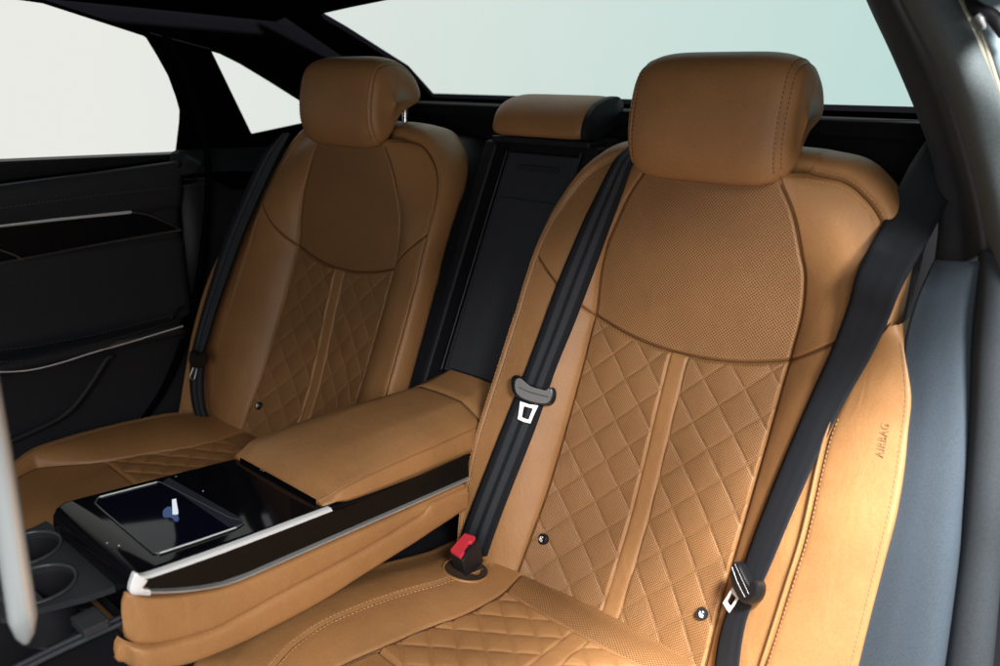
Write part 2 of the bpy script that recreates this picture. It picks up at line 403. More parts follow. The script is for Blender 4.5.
# wheel-arch trim beside the near seat
L1 = Y3([(938, 262, .175), (918, 305, .135), (907, 350, .118), (910, 400, .100), (904, 450, .080), (893, 510, .054), (877, 570, .030), (853, 668, .004), (830, 760, -.015)])
L3 = Y3([(975, 262, .14), (970, 305, .125), (966, 350, .110), (964, 400, .095), (960, 450, .078), (953, 510, .053), (946, 570, .030), (932, 668, .004), (915, 760, -.015)])
L4 = Y3([(985, 255, .16), (976, 305, .15), (972, 350, .14), (969, 400, .125), (966, 450, .108), (960, 510, .085), (953, 570, .062), (940, 668, .036), (925, 760, .015)])
strip('wheel_arch_trim', [L1, [a * .5 + b * .5 + np.array([0, -.006, 0]) for a, b in zip(L1, L3)], L3, L4], SLATE, sub=8)
M1 = Y3([(985, 252, .17), (977, 305, .14), (973, 350, .13), (970, 400, .12), (967, 450, .11), (961, 510, .095), (954, 570, .085), (941, 668, .06), (926, 760, .04)])
M2 = Y3([(990, 252, .13), (988, 305, .10), (984, 350, .09), (982, 400, .08), (979, 450, .07), (974, 510, .055), (967, 570, .045), (954, 668, .02), (940, 760, .0)])
M3 = Y3([(1008, 252, .13), (1010, 305, .10), (1008, 350, .09), (1006, 400, .08), (1002, 450, .07), (998, 510, .055), (992, 570, .045), (982, 668, .02), (970, 760, .0)])
M4 = Y3([(1014, 252, .16), (1017, 305, .13), (1014, 350, .12), (1012, 400, .11), (1007, 450, .10), (1003, 510, .085), (996, 570, .075), (987, 668, .05), (976, 760, .03)])
strip('sill_seal', [M1, M2, M3, M4], vinyl('dark_sill_rubber', (.026, .031, .036), .7, 700, .15, .2))
strip('outer_sill', [[p + np.array([.0, .03, 0]) for p in Y3([(990, 470, .1), (985, 570, .1), (975, 668, .08), (960, 760, .06)])], Y3([(1080, 470, .1), (1080, 570, .1), (1080, 668, .1), (1080, 760, .1)])], BLACK)
mb = MB(); mb.box((0, -.35, .27), (.80, .85, .02)); mb.build('carpet', CARPET, body, smooth=False)
mb = MB(); mb.box((0, -.10, .42), (.76, .42, .10)); mb.build('seat_base', BLACK, body, smooth=False)

# ------------------------------------------------------------------ seat shape
yC = spline([.48, .53, .569, .62, .677, .76, .842, .9, .94, .965, 1.05, 1.12, 1.203, 1.26], [-.05, -.012, .012, .037, .064, .094, .119, .138, .152, .162, .176, .182, .187, .188])
wF = spline([.46, .566, .70, .966, 1.03, 1.08, 1.111, 1.163, 1.203, 1.25], [.172, .164, .158, .160, .163, .158, .1475, .1275, .104, .08])
EF = spline([.46, .55, .70, .85, 1.0, 1.05, 1.10, 1.135, 1.166, 1.194, 1.208, 1.2151, 1.25], [.270, .279, .282, .278, .272, .269, .262, .250, .232, .202, .175, .130, .13])
dE = spline([.46, .56, .62, .685, .78, .85, .93, .98, 1.05, 1.10, 1.15, 1.22], [-.008, -.012, -.030, -.050, -.062, -.060, -.056, -.052, -.034, -.012, .012, .03])
HB = spline([.46, .60, .9, 1.05, 1.15, 1.22], [.012, .012, .010, .010, .006, .0])
def y_ins(x, z):
    c = .028 * (1 - sstep(.60, .93, z)); w = np.maximum(wF(z), .1)
    return yC(z) - c * np.minimum(np.abs(x) / w, 1) ** 2
def y_bol(x, z):
    w = wF(z); E = EF(z); t = np.clip((np.abs(x) - w) / np.maximum(E - w, 1e-3), 0, 1)
    return y_ins(w, z) + dE(z) * t ** .75 - HB(z) * np.sin(np.pi * np.clip(t, 0, 1) ** .85) ** 1.15
def seat_y(x, z):
    x = np.asarray(x, float); z = np.asarray(z, float); a = np.abs(x); E = EF(z)
    y = np.where(a < wF(z), y_ins(x, z), y_bol(x, z))
    return y + np.where(a > E, ((a - E) / .028) ** 2 * .03, 0)
def zseam(x): a = np.abs(x); return np.where(a < .159, .94 + .026 * (a / .159) ** 2, .966 + (a - .159) / .126 * .085)
def gdip(d, w=.0026, h=.0052): return h * np.exp(-(d / w) ** 2)
QX, QZ = .0315, .0313
STRIPW = .0148
def quilt(x, v, v0, qx=QX, qv=QZ):
    """puffed diamonds either side of the centre strip"""
    a = (np.abs(x) - STRIPW) / qx; b = (v - v0) / qv; u = (a + b) / 2; w = (a - b) / 2
    p = np.abs(np.sin(np.pi * u)) * np.abs(np.sin(np.pi * w))
    s = np.minimum(np.abs(np.sin(np.pi * u)), np.abs(np.sin(np.pi * w)))
    return .75 * p ** .5 + .25 * np.minimum(s * 5, 1)
def on_seat(px, py, cx, off=.006, m=1):
    r = sray((px, py)); lo, hi = .6, 2.6
    ts = np.linspace(lo, hi, 1500); P = CAM + r * ts[:, None]
    f = P[:, 1] + off - seat_y((P[:, 0] - cx) * m, P[:, 2])
    i = np.argmax(f > 0); return P[i] if f[i] > 0 else P[-1]

# cushion
wCi = spline([.03, -.01, -.09, -.16, -.21, -.295, -.347, -.42, -.55], [.158, .155, .142, .147, .161, .180, .192, .200, .20])
wCo = spline([.03, -.01, -.09, -.16, -.21, -.295, -.33, -.37, -.40, -.44, -.55], [.158, .155, .142, .150, .165, .195, .215, .245, .265, .28, .28])
ECi = spline([.03, -.05, -.10, -.145, -.182, -.222, -.277, -.33, -.37, -.405, -.44, -.47, -.49, -.502], [.205, .205, .208, .216, .229, .241, .254, .262, .259, .25, .238, .225, .21, .18])
ECo = spline([.03, -.05, -.127, -.236, -.322, -.38, -.42, -.46, -.488, -.502], [.275, .278, .284, .292, .294, .290, .280, .262, .235, .18])
zI = spline([.03, -.013, -.075, -.3, -.42, -.47, -.502], [.560, .566, .571, .583, .584, .578, .566])
def wC(x, y): return np.where(x > 0, np.minimum(wCo(y), ECo(y) - .02), np.minimum(wCi(y), ECi(y) - .02))
def EC(x, y): return np.where(x > 0, ECo(y), ECi(y))
def z_cush(x, y):
    x = np.asarray(x, float); a = np.abs(x); w = wC(x, y); E = EC(x, y)
    t = np.clip((a - w) / np.maximum(E - w, .01), 0, 1)
    k_ = sstep(-.50, -.38, y) * (.5 + .5 * sstep(-.02, -.14, y))
    h = np.where(x > 0, .030 * np.sin(t * np.pi / 2) ** .8, .014 * np.sin(t * np.pi / 2) ** .9)
    return zI(y) - .006 * (1 - np.minimum(a / w, 1) ** 2) + h * k_

def build_seat(cx, m, label):
    t = root('rear_seat', label, 'car seat', (cx, 0, .5), 'tan leather rear seats')
    fl = m > 0
    def W3(x, y, z): return np.stack([cx + m * x, y, z], -1)
    zb, zt = .50, 1.2150
    zm = .966
    # ---- quilted lower panel and perforated upper panel
    n, r = 260, 300
    A = np.linspace(-1, 1, n)[None, :]; A = .55 * A + .45 * np.sin(A * np.pi / 2)
    zr = np.linspace(0, 1, r)[:, None]; zr = zb + (zm - zb) * (.6 * zr + .4 * np.sin(zr * np.pi / 2))
    sh = sstep(.80, zm, zr)
    x = wF(zr) * A; z = zr - (.026 * (1 - A ** 2)) * sh
    y = y_ins(x, z)
    dseam = np.minimum((1 - np.abs(A)) * wF(zr), 1)
    dtop = (zm - zr) + 0 * A
    on = (np.abs(x) > STRIPW) * sstep(0, .004, dseam)
    puff = np.where(np.abs(x) > STRIPW, quilt(x, z, .8848), 0)
    y = y - .0036 * puff * sstep(0, .005, dtop) * sstep(.0, .005, dseam)
    st = np.abs(np.abs(x) - STRIPW); y = y + gdip(st, .0016, .0022) - np.where(np.abs(x) < STRIPW, .0022 * (1 - (x / STRIPW) ** 4), 0)
    y = y + gdip(dseam) + gdip(dtop)
    arc = (z - zb) * 1.09
    o = mk('quilted_panel', W3(x, y, z), gridF(r, n, flip=not fl), PERFQ, t, uv=np.stack([x, arc], -1))
    setperf(o, ((np.abs(x) > STRIPW + .003) * sstep(.002, .008, dseam)) * np.ones_like(x))
    lower = o
    for sx in (-1, 1):
        mb = MB()
        for fam in (0, 1):
            for kk in range(-30, 40, 2):
                a = np.linspace(0, 4.75, 90)
                b = (kk - a) if fam == 0 else (a - kk)
                xx = STRIPW + a * QX; zz = .8848 + b * QZ
                ok = (zz > .555) & (zz < zseam(xx) - .004) & (xx < wF(zz) - .004)
                if ok.sum() < 4: continue
                xx, zz = xx[ok], zz[ok]
                P = W3(sx * xx, y_ins(xx, zz) - .0006, zz); dashes(mb, P, .0036, .0020, .00045)
        zz = np.linspace(.56, .932, 60); dashes(mb, W3(sx * (STRIPW + .0012) + 0 * zz, y_ins(STRIPW, zz) + .0006, zz), .0036, .002, .00045)
        mb.build('stitching', THREAD, lower, smooth=False)
    r2 = 130
    zr = np.linspace(0, 1, r2)[:, None]; zr = zm + (zt - zm) * (.5 * zr + .5 * zr ** 2); sh = 1 - sstep(zm, 1.09, zr)
    x = wF(zr) * A; z = zr - (.026 * (1 - A ** 2)) * sh
    dseam = (1 - np.abs(A)) * wF(zr); dbot = zr - zm + 0 * A
    y = y_ins(x, z) - .004 * (1 - A ** 2) * sstep(0, .06, dbot) + gdip(dseam) + gdip(dbot)
    o = mk('perforated_panel', W3(x, y, z), gridF(r2, n, flip=not fl), PERF, t, uv=np.stack([x, z], -1))
    setperf(o, sstep(.001, .006, dseam) * sstep(.001, .006, dbot))
    # ---- bolsters below the shoulder seam, shoulder pads above
    for sx in (-1, 1):
        T = np.linspace(0, 1, 76)[None, :]; T = .45 * T + .55 * (1 - np.cos(T * np.pi)) / 2
        for nm, z0, z1, rr, up in (('side_bolster', zb, zm, 170, False), ('shoulder_pad', zm, zt, 120, True)):
            q = np.linspace(0, 1, rr)[:, None]
            q = (np.where(q < .5, q ** 2 * 2, 0) * 0 + .35 * q ** 2 + .65 * np.sin(q * np.pi / 2)) if up else .5 * q + .5 * np.sin(q * np.pi / 2)
            zr = z0 + (z1 - z0) * q
            sh = (1 - sstep(zm, 1.2, zr)) if up else sstep(.70, zm, zr)
            w = wF(zr); z = zr + .085 * T * sh * (1 - .0 * zr)
            for _ in range(3):
                z = zr + sh * .085 * T
                if up: z = np.minimum(z, zt)
                xx = w + (EF(z) - w) * T
            y = y_bol(xx, z)
            y = y_ins(w, z) + dE(z) * T ** .75 - HB(z) * np.sin(np.pi * T ** .85) ** 1.15
            ds = T * (EF(z) - w); de = (1 - T) * (EF(z) - w)
            dh = np.abs(zr - zm) + 0 * T
            y = y + gdip(ds) + gdip(dh) + gdip(de, .002, .0025)
            mk(nm, W3(sx * xx, y, z), gridF(rr, 76, flip=(fl != (sx > 0))), LEATHER, t)
    # ---- seams: dark tubes sunk between the panels imitate the shade in the creases
    sd_ = .0022
    zz_ = np.linspace(.55, 1.20, 120)
    for sx in (-1, 1):
        mb = MB(); mb.tube(W3(sx * wF(zz_), y_ins(wF(zz_), zz_) + sd_, zz_), .0009, 6); mb.build('seam', SEAM, t)
        T = np.linspace(0, 1, 40); zs_ = zm + .085 * T; xs_ = float(wF(zm)) + (EF(zs_) - float(wF(zm))) * T
        mb = MB(); mb.tube(W3(sx * xs_, y_ins(float(wF(zm)), zs_) + dE(zs_) * T ** .75 - HB(zs_) * np.sin(np.pi * T ** .85) ** 1.15 + sd_, zs_), .0009, 6); mb.build('seam', SEAM, t)
    xs_ = np.linspace(-1, 1, 80) * float(wF(zm)); zs_ = .94 + .026 * (xs_ / float(wF(zm))) ** 2
    mb = MB(); mb.tube(W3(xs_, y_ins(xs_, zs_) + sd_, zs_), .0009, 6); mb.build('seam', SEAM, t)
    # ---- rolled edge band around the outline
    zs = np.r_[np.linspace(zb, 1.10, 50), 1.10 + (zt - 1.10) * np.sin(np.linspace(0, 1, 60)[1:] * np.pi / 2)]
    Xr = EF(zs); path = np.stack([Xr, zs], 1)
    topx = np.linspace(Xr[-1], -Xr[-1], 16)[1:-1]
    full = np.vstack([path, np.stack([topx, np.full(14, zt)], 1), path[::-1] * [-1, 1]])
    tg = np.gradient(full, axis=0); tg /= np.linalg.norm(tg, axis=1)[:, None]
    # normals: light smoothing
    nn = np.stack([tg[:, 1], -tg[:, 0]], 1)
    for _ in range(6): nn[1:-1] = (nn[:-2] + 2 * nn[1:-1] + nn[2:]) / 4
    nn /= np.linalg.norm(nn, axis=1)[:, None]
    a = np.abs(full[:, 0]); zz = full[:, 1]
    y0 = np.where(a >= wF(zz) - 1e-6, y_ins(wF(zz), zz) + dE(zz), y_ins(a, zz) + .03 * sstep(.0, .01, a * 0 + .01))
    rings = [(-.001, .004), (.003, .0005), (.008, .0005), (.0125, .007), (.0150, .018), (.0150, .032), (.0120, .046), (.004, .056), (-.004, .060)]
    G = []; sc = 1 + 1.1 * np.clip(nn[:, 1], 0, 1); sd = 1 + 1.0 * np.clip(nn[:, 1], 0, 1)
    for d, dy in curve(rings, 28):
        p = full + nn * (d * sc)[:, None]
        G.append(W3(p[:, 0], y0 + dy * sd, p[:, 1]))
    o = mk('edge_band', np.array(G), gridF(28, len(full), flip=fl), LEATHER, t)
    for d, dy in ((-.0045, -.0012), (.0075, -.0006)):
        p = full + nn * d
        sel = np.abs(full[:, 0]) > .132
        for s in (-1, 1):
            mb = MB()
            k_ = sel & (np.sign(full[:, 0]) == s) & (full[:, 1] > .56)
            yy = y0 + dy if d > 0 else np.minimum(y0, y_bol(p[:, 0], p[:, 1])) + dy
            dashes(mb, W3(p[k_, 0], yy[k_], p[k_, 1]), .0042, .0022, .0007)
            mb.build('stitching', THREADL, o, smooth=False)
    # ---- seat-back shell
    mb = MB(); G = []
    for d, dy in ((.006, .052), (.004, .11), (-.01, .20), (-.06, .21)):
        p = full + nn * d; G.append(W3(p[:, 0], y0 + dy * sd, p[:, 1]))
    mb.grid(np.array(G)); mb.build('seat_shell', BLACK, t)
    # ---- headrest
    prof = np.array([(.150, 1.2085), (.1405, 1.235), (.139, 1.270), (.144, 1.310), (.154, 1.345), (.172, 1.364), (.205, 1.372), (.240, 1.366),
                     (.272, 1.345), (.290, 1.315), (.287, 1.292), (.262, 1.277), (.232, 1.262), (.208, 1.235), (.190, 1.206), (.176, 1.196), (.160, 1.197)])
    prof = curve(prof, 90, closed=True); cen = np.array([.205, 1.285])
    def hw(s): return s
    ss = np.r_[np.linspace(-1, -.62, 30), np.linspace(-.6, .6, 21), np.linspace(.62, 1, 30)]; G = []; UVs = []
    HW = .1235
    for s in ss:
        xx = HW * np.sin(s * np.pi / 2); e = abs(xx) / HW
        k_ = (1 - e ** 5) ** .28 if e < 1 else 0.0
        kz = .30 + .70 * k_; ky = .45 + .55 * k_
        if e > .999: kz, ky = .02, .02
        # the front face falls back a little towards the sides
        P = cen + (prof - cen) * np.array([ky, kz])
        # seam groove at the side panel
        g = .0024 * math.exp(-((abs(xx) - .110) / .0016) ** 2)
        dv = P - cen; P = P - dv / (np.linalg.norm(dv, axis=1)[:, None] + 1e-6) * g
        G.append(W3(np.full(90, xx * 1.0), P[:, 0] + .10 * max(0, abs(xx) - .07) ** 2 * 4, P[:, 1]))
    hr = mk('headrest', np.array(G), gridF(81, 90, closev=True, flip=fl), LEATHER, t)
    for s in (-1, 1):
        for q in (.106, .1142):
            mb = MB()
            e = q / HW; k_ = (1 - e ** 5) ** .28; P = cen + (prof - cen) * np.array([.45 + .55*k_, .30 + .70*k_])
            dv = P - cen; P = P + dv / np.linalg.norm(dv, axis=1)[:, None] * .0004
            P = np.vstack([P[:60], P[:1]]) if False else P[:60]
            dashes(mb, W3(np.full(len(P), s * q), P[:, 0] + .10 * max(0, q - .07) ** 2 * 4, P[:, 1]), .0042, .0022, .0007)
            mb.build('stitching', SEAM, hr, smooth=False)
    for s in (-1, 1):
        MB().tube(curve([W3(s * .088, .262, 1.30), W3(s * .088, .262, 1.15)], 6), .006, 14).build('headrest_post', CHROME, t)
    # ---- cushion
    CX = lambda x, y, z: W3(x, y, z)
    n, r = 230, 260
    A = np.linspace(-1, 1, n)[None, :]; A = .55 * A + .45 * np.sin(A * np.pi / 2); yr = np.linspace(.03, -.500, r)[:, None]
    w = wC(A + 0 * yr, yr + 0 * A); x = w * A; yy = yr + 0 * A
    # two cross seams: behind the quilt, and at its front edge
    YA, YB = -.072, -.300
    ds = (1 - np.abs(A)) * w; q = quilt(x, yy, -.0945 if False else -.0960, .0300, .0250)
    inq = (yy < YA) & (yy > YB)
    z = z_cush(x, yy) + np.where(inq & (np.abs(x) > STRIPW), .0045 * q, 0) * sstep(0, .006, ds) * sstep(0, .005, YA - yy) * sstep(0, .005, yy - YB)
    z = z - gdip(ds) - gdip(np.abs(yy - YA), .0018, .003) - gdip(np.abs(yy - YB), .0022, .004)
    z = z - np.where(inq, gdip(np.abs(np.abs(x) - STRIPW), .0016, .002) - np.where(np.abs(x) < STRIPW, .0025, 0), 0)
    z = z + np.where(yy > YA, .004 * np.sin(np.clip((YA - yy) / (YA + .012), 0, 1) * np.pi), 0)
    cu = mk('seat_cushion', CX(x, yy, z), gridF(r, n, flip=fl), PERF, t, uv=np.stack([x, yy], -1))
    setperf(cu, sstep(.001, .004, yy - YA) * sstep(.002, .006, ds))
    for sx in (-1, 1):
        mb = MB()
        for fam in (0, 1):
            for kk in range(-20, 20, 2):
                a = np.linspace(0, 6.2, 90); b = (kk - a) if fam == 0 else (a - kk)
                xx = STRIPW + a * .03; y2 = -.096 + b * .025
                ok = (y2 < YA - .003) & (y2 > YB + .003) & (xx < wC(sx + 0 * y2, y2) - .004)
                if ok.sum() < 4: continue
                dashes(mb, CX(sx * xx[ok], y2[ok], z_cush(sx * xx[ok], y2[ok]) + .0006), .0036, .002, .00045)
        mb.build('stitching', THREAD, cu, smooth=False)
    for sx in (-1, 1):
        T = np.linspace(0, 1, 60)[None, :]; T = .5 * T + .5 * (1 - np.cos(T * np.pi)) / 2; yr = np.r_[np.linspace(.03, -.38, 100), -.38 - .122 * np.sin(np.linspace(0, 1, 50)[1:] * np.pi / 2)][:, None]
        w = wC(sx + 0 * yr, yr); E = EC(sx + 0 * yr, yr); xx = w + (E - w) * T; y2 = yr + 0 * T
        z = z_cush(sx * xx, y2) - gdip(T * (E - w)) - gdip((1 - T) * (E - w), .002, .0025)
        mk('cushion_bolster', CX(sx * xx, y2, z), gridF(149, 60, flip=(fl == (sx > 0))), LEATHER, t)
    ys = np.r_[np.linspace(.03, -.40, 40), -.40 - .102 * np.sin(np.linspace(0, 1, 50)[1:] * np.pi / 2)]
    path = np.stack([ECo(ys), ys], 1); pathi = np.stack([-ECi(ys), ys], 1); tx = np.linspace(.18, -.18, 24)[1:-1]
    full = np.vstack([path, np.stack([tx, np.full(22, ys[-1])], 1), pathi[::-1]])
    tg = np.gradient(full, axis=0); tg /= np.linalg.norm(tg, axis=1)[:, None]
    nn = np.stack([-tg[:, 1], tg[:, 0]], 1)
    for _ in range(6): nn[1:-1] = (nn[:-2] + 2 * nn[1:-1] + nn[2:]) / 4
    nn /= np.linalg.norm(nn, axis=1)[:, None]
    z0 = z_cush(full[:, 0], full[:, 1]); G = []; gi = sstep(.12, -.12, full[:, 0]) * sstep(-.50, -.42, full[:, 1])
    ro_ = curve([(-.001, -.004), (.003, -.0005), (.010, -.002), (.018, -.012), (.023, -.030), (.025, -.060), (.018, -.12), (.0, -.16)], 26)
    ri_ = curve([(-.001, -.004), (.003, -.0005), (.030, -.001), (.058, -.005), (.080, -.013), (.105, -.022), (.13, -.034), (.13, -.10)], 26)
    for a_, b_ in zip(ro_, ri_):
        q_ = a_[None] * (1 - gi[:, None]) + b_[None] * gi[:, None]
        p = full + nn * q_[:, :1]; G.append(CX(p[:, 0], p[:, 1], z0 + q_[:, 1]))
    o = mk('cushion_edge', np.array(G), gridF(26, len(full), flip=not fl), LEATHER, t)
    for d, dz in ((-.005, .0003), (.0075, -.0005)):
        p = full + nn * d
        zz_ = z_cush(p[:, 0], p[:, 1]) if d < 0 else z0
        for s in (-1, 1):
            k_ = (np.sign(full[:, 0]) == s); mb = MB()
            dashes(mb, CX(p[k_, 0], p[k_, 1], zz_[k_] + dz), .0042, .0022, .0007)
            mb.build('stitching', THREADL, o, smooth=False)
    for sx in (-1, 1):
        yv_ = np.linspace(-.012, -.45, 120); xv_ = wC(sx + 0 * yv_, yv_) 
        mb = MB(); mb.tube(W3(sx * xv_, yv_, z_cush(sx * xv_, yv_) - .0015), .0009, 6); mb.build('seam', SEAM, t)  # dark tube imitating crease shade along the cushion seam
    # ---- round buttons with a small white child seat mark
    for sx in (-1, 1):
        px_, pz_ = sx * .139, .625; py_ = float(y_ins(.139, pz_)) - .0045
        dy = (float(yC(.64)) - float(yC(.61))) / .03
        nv = np.array([m * -sx * -.25, -1, dy * .9]); nv /= np.linalg.norm(nv)
        e1 = np.cross([0, 0, 1.], nv); e1 /= np.linalg.norm(e1); e1 = e1 * (1 if e1[0] > 0 else -1); e2 = np.cross(nv, e1); e2 = e2 * (1 if e2[2] > 0 else -1)
        c = W3(px_, py_, pz_); an = np.linspace(0, 2*np.pi, 28, endpoint=False)
        ringf = lambda rad, h: c + rad * (np.cos(an)[:, None] * e1 + np.sin(an)[:, None] * e2) + nv * h
        mb = MB(); mb.grid(np.array([ringf(.0088, -.006), ringf(.0088, .001), ringf(.0080, .0022), ringf(.0066, .0022), ringf(.0060, .0014), ringf(.0001, .0014)]), closev=True)
        b = mb.build('latch_button', BTN, t)
        mb = MB()
        loc = lambda u, v, h=.0020: c + e1 * u + e2 * v + nv * h
        mb.tube(curve([loc(-.0030, .0034), loc(-.0034, .0002), loc(-.0018, -.0034), loc(.0022, -.0036)], 14), .0009, 6)
        mb.tube(curve([loc(-.0008, .0010), loc(.0002, -.0012), loc(.0024, -.0012)], 10), .0009, 6)
        mb.tube(curve([loc(.0000, .0036), loc(.0008, .0034), loc(.0016, .0028)], 6), .0012, 6)
        mb.build('child_seat_mark', WHITE, b)
    return t
build_seat(.40, 1, 'large tan quilted leather seat nearest the camera, on the right beside the door opening')
build_seat(-.40, -1, 'smaller looking tan quilted leather seat beside the far door, behind the armrest')

# ------------------------------------------------------------------ leather side panels (AIRBAG panel by the near door)
def side_panel(m, label):
    t = root('side_panel', label, 'seat panel', (m * .69, .08, .45), 'leather panels at the outer ends of the rear seat')
    Lp = [(.690, .128, 1.062), None]
    if m > 0:
        le = [at(888, 327, 'y', .112), on_seat(866, 352, .4, .004), on_seat(845, 396, .4, .004), on_seat(829, 434, .4, .004), on_seat(820, 468, .4, .004), on_seat(806, 531, .4, .004), on_seat(789, 586, .4, .004), on_seat(765, 661, .4, .004)]
        re = [at(896, 325, 'y', .118), at(903, 348, 'y', .112), at(909, 395, 'y', .092), at(906, 432, 'y', .078), at(898, 490, 'y', .050), at(885, 548, 'y', .025), at(857, 661, 'y', -.005)]
    else:
        le = [at(*p, 'x', -.682) for p in [(252, 206), (240, 240), (228, 269), (218, 300), (211, 329), (206, 370), (205, 412)]]
        re = [at(*p, 'x', -.722) for p in [(249, 206), (227, 240), (208, 280), (193, 330), (184, 380), (180, 405)]]
    le.append(le[-1] + (le[-1] - le[-2]) * 1.3); re.append(re[-1] + (re[-1] - re[-2]) * (.9 if m > 0 else 1.6))
    n = 70; a = curve(le, n); b = curve(re, n)
    S_ = np.linspace(0, 1, 30); G = []
    for s in S_:
        wd = np.linalg.norm(b - a, axis=1)
        bul = .006 * math.sin(math.pi * s ** .9) * np.minimum(1, wd / .06)
        e = .004 * math.exp(-(s / .04) ** 2)
        G.append(a + (b - a) * s + np.stack([0 * bul, -bul + e, 0 * bul], 1))
    for d, dy in ((.002, .004), (.004, .015), (.003, .05), (.0, .10)):
        G.append(b + np.array([m * d, dy, 0]))
    G.insert(0, a + np.array([0, .006, 0])); G.insert(0, a + np.array([m * -.002, .03, 0]))
    mk('panel_cover', np.array(G), gridF(len(G), n, flip=m > 0), LEATHER, t)
    cov = COL.objects[-1]
    mb = MB(); pp = a + np.array([-m * .002, -.004, 0]); mb.tube(pp[16 if m > 0 else 3:], .0022, 8); mb.build('piping', LEATHER, cov)
    gth = Mat('grey_thread', .7, (.30, .19, .10)).m
    for s in (.05, .95):
        mb = MB()
        wd = np.linalg.norm(b - a, axis=1); bul = .006 * math.sin(math.pi * s ** .9) * np.minimum(1, wd / .06)
        P = a + (b - a) * s + np.stack([0 * bul, -bul - .0006, 0 * bul], 1)
        dashes(mb, P[16 if (m > 0 and s < .5) else 3:], .0036, .0024, .0006); mb.build('stitching', gth, cov, smooth=False)
    if m > 0:
        # embossed lettering, reading upwards along the panel
        cu = bpy.data.curves.new('embossed_lettering', 'FONT'); cu.body = 'AIRBAG'; cu.size = .0112; cu.extrude = .0004; cu.align_x = 'CENTER'; cu.align_y = 'CENTER'; cu.space_character = 1.15
        tmp = bpy.data.objects.new('tmp', cu); COL.objects.link(tmp); bpy.context.view_layer.update()
        me = bpy.data.meshes.new_from_object(tmp.evaluated_get(bpy.context.evaluated_depsgraph_get()))
        bpy.data.objects.remove(tmp)
        V = np.array([v.co[:] for v in me.vertices]); Fx = [tuple(p.vertices) for p in me.polygons]; bpy.data.meshes.remove(me)
        s = .74; wd = np.linalg.norm(b - a, axis=1); bul = .006 * math.sin(math.pi * s ** .9) * np.minimum(1, wd / .06)
        P = a + (b - a) * s + np.stack([0 * bul, -bul, 0 * bul], 1)
        pxs = np.array([(p - CAM) for p in P]) @ RX; py = 333 - FPX * pxs[:, 1] / -pxs[:, 2]
        i = int(np.argmin(np.abs(py - 439))); up = P[i-2] - P[i+2]; up /= np.linalg.norm(up)
        ac = (b - a)[i]; ac /= np.linalg.norm(ac); ac -= up * (ac @ up); ac /= np.linalg.norm(ac); nr = np.cross(up, ac); nr = nr * (-1 if nr[1] > 0 else 1)
        Vw = P[i] + V[:, :1] * up * .95 - V[:, 1:2] * ac * 1.3 + (V[:, 2:3] + .0010) * nr
        mk('embossed_lettering', Vw, Fx, EMB, cov, smooth=False)
    return t
side_panel(1, 'bright smooth tan leather panel embossed AIRBAG beside the door opening')
side_panel(-1, 'dim tan leather panel beneath the far belt, next to the far door')

# ------------------------------------------------------------------ seat belts
def ribbon(name, A, B, parent, nn=90, na=9, thick=.0012, bulge=.002):
    A = curve(A, nn); B = curve(B, nn)
    d = np.r_[0, np.cumsum(np.linalg.norm(np.diff((A + B) / 2, axis=0), axis=1))]
    T = np.gradient((A + B) / 2, axis=0); N = np.cross(T, B - A); N /= np.linalg.norm(N, axis=1)[:, None]
    N *= np.sign(N @ (CAM - A.mean(0)))[:, None] if True else 1
    U = np.linspace(0, 1, na)
    G = np.stack([A + (B - A) * u + N * bulge * math.sin(math.pi * u) for u in U], 0)
    uv = np.stack([np.stack([np.full(nn, u), d], 1) for u in U], 0)
    o = mk(name, G, gridF(na, nn), WEB, parent, uv=uv); solid(o, thick, 0); return o
def belt(name, la, lb, pre, cx, offs, parent, n=110, mat=None):
    la = curve(np.array(la, float), 40); lb = curve(np.array(lb, float), 40); U = np.linspace(0, 1, 9)
    G = np.array([[on_seat(*(a + (b - a) * u), cx, offs) for a, b in zip(la, lb)] for u in U])
    for k_, q in enumerate(pre[::-1]):
        row = np.array([q[0] + (q[1] - q[0]) * u for u in U])[:, None]
        G = np.concatenate([row, G], 1)
    H = G.copy()
    for _ in range(5):
        H[:, 1:-1] = (H[:, :-2] + 2 * H[:, 1:-1] + H[:, 2:]) / 4
        H[:, 1:-1, 1] = np.minimum(H[:, 1:-1, 1], G[:, 1:-1, 1] + .001)
    G = np.array([curve(r, n) for r in H])
    L = np.r_[0, np.cumsum(np.linalg.norm(np.diff(G[4], axis=0), axis=1))]
    uv = np.stack([np.stack([np.full(n, u), L], 1) for u in U], 0)
    o = mk(name, G, gridF(9, n), mat or WEB, parent, uv=uv); solid(o, .0012, 0); return o
def tongue(parent, guard, plate, hole, y_off, thick=.006):
    """plastic grip and steel plate from outlines lying just in front of the webbing"""
    g = np.array(guard); nrm = np.cross(g[len(g)//3] - g[0], g[2*len(g)//3] - g[0]); nrm /= np.linalg.norm(nrm); nrm *= np.sign(nrm @ (CAM - g.mean(0)))
    gc = curve(g, 48, closed=True); c = gc.mean(0)
    mb = MB(); n = 48
    layers = [gc - nrm * thick * .6, gc, c + (gc - c) * .985 + nrm * thick * .5, c + (gc - c) * .93 + nrm * thick * .85, c + (gc - c) * .80 + nrm * thick]
    mb.grid(np.array(layers), closev=True); mb.add(layers[-1], [tuple(range(n))]); mb.add(layers[0], [tuple(range(n))[::-1]])
    grip = mb.build('tongue_grip', BTN, parent)
    P = np.array(plate); Hh = np.array(hole); m = len(P)
    mb = MB(); f = P + nrm * .0022; h = Hh + nrm * .0022; f2 = P + nrm * .0006; h2 = Hh + nrm * .0006
    mb.grid(np.array([h2, h, f, f2, h2]), closev=True)
    mb.build('tongue_plate', SILVER, parent, bevel=.0006)
    return grip, nrm
def off(P, d): # move towards the camera
    P = np.asarray(P, float); v = CAM - P; return P + v / np.linalg.norm(v) * d
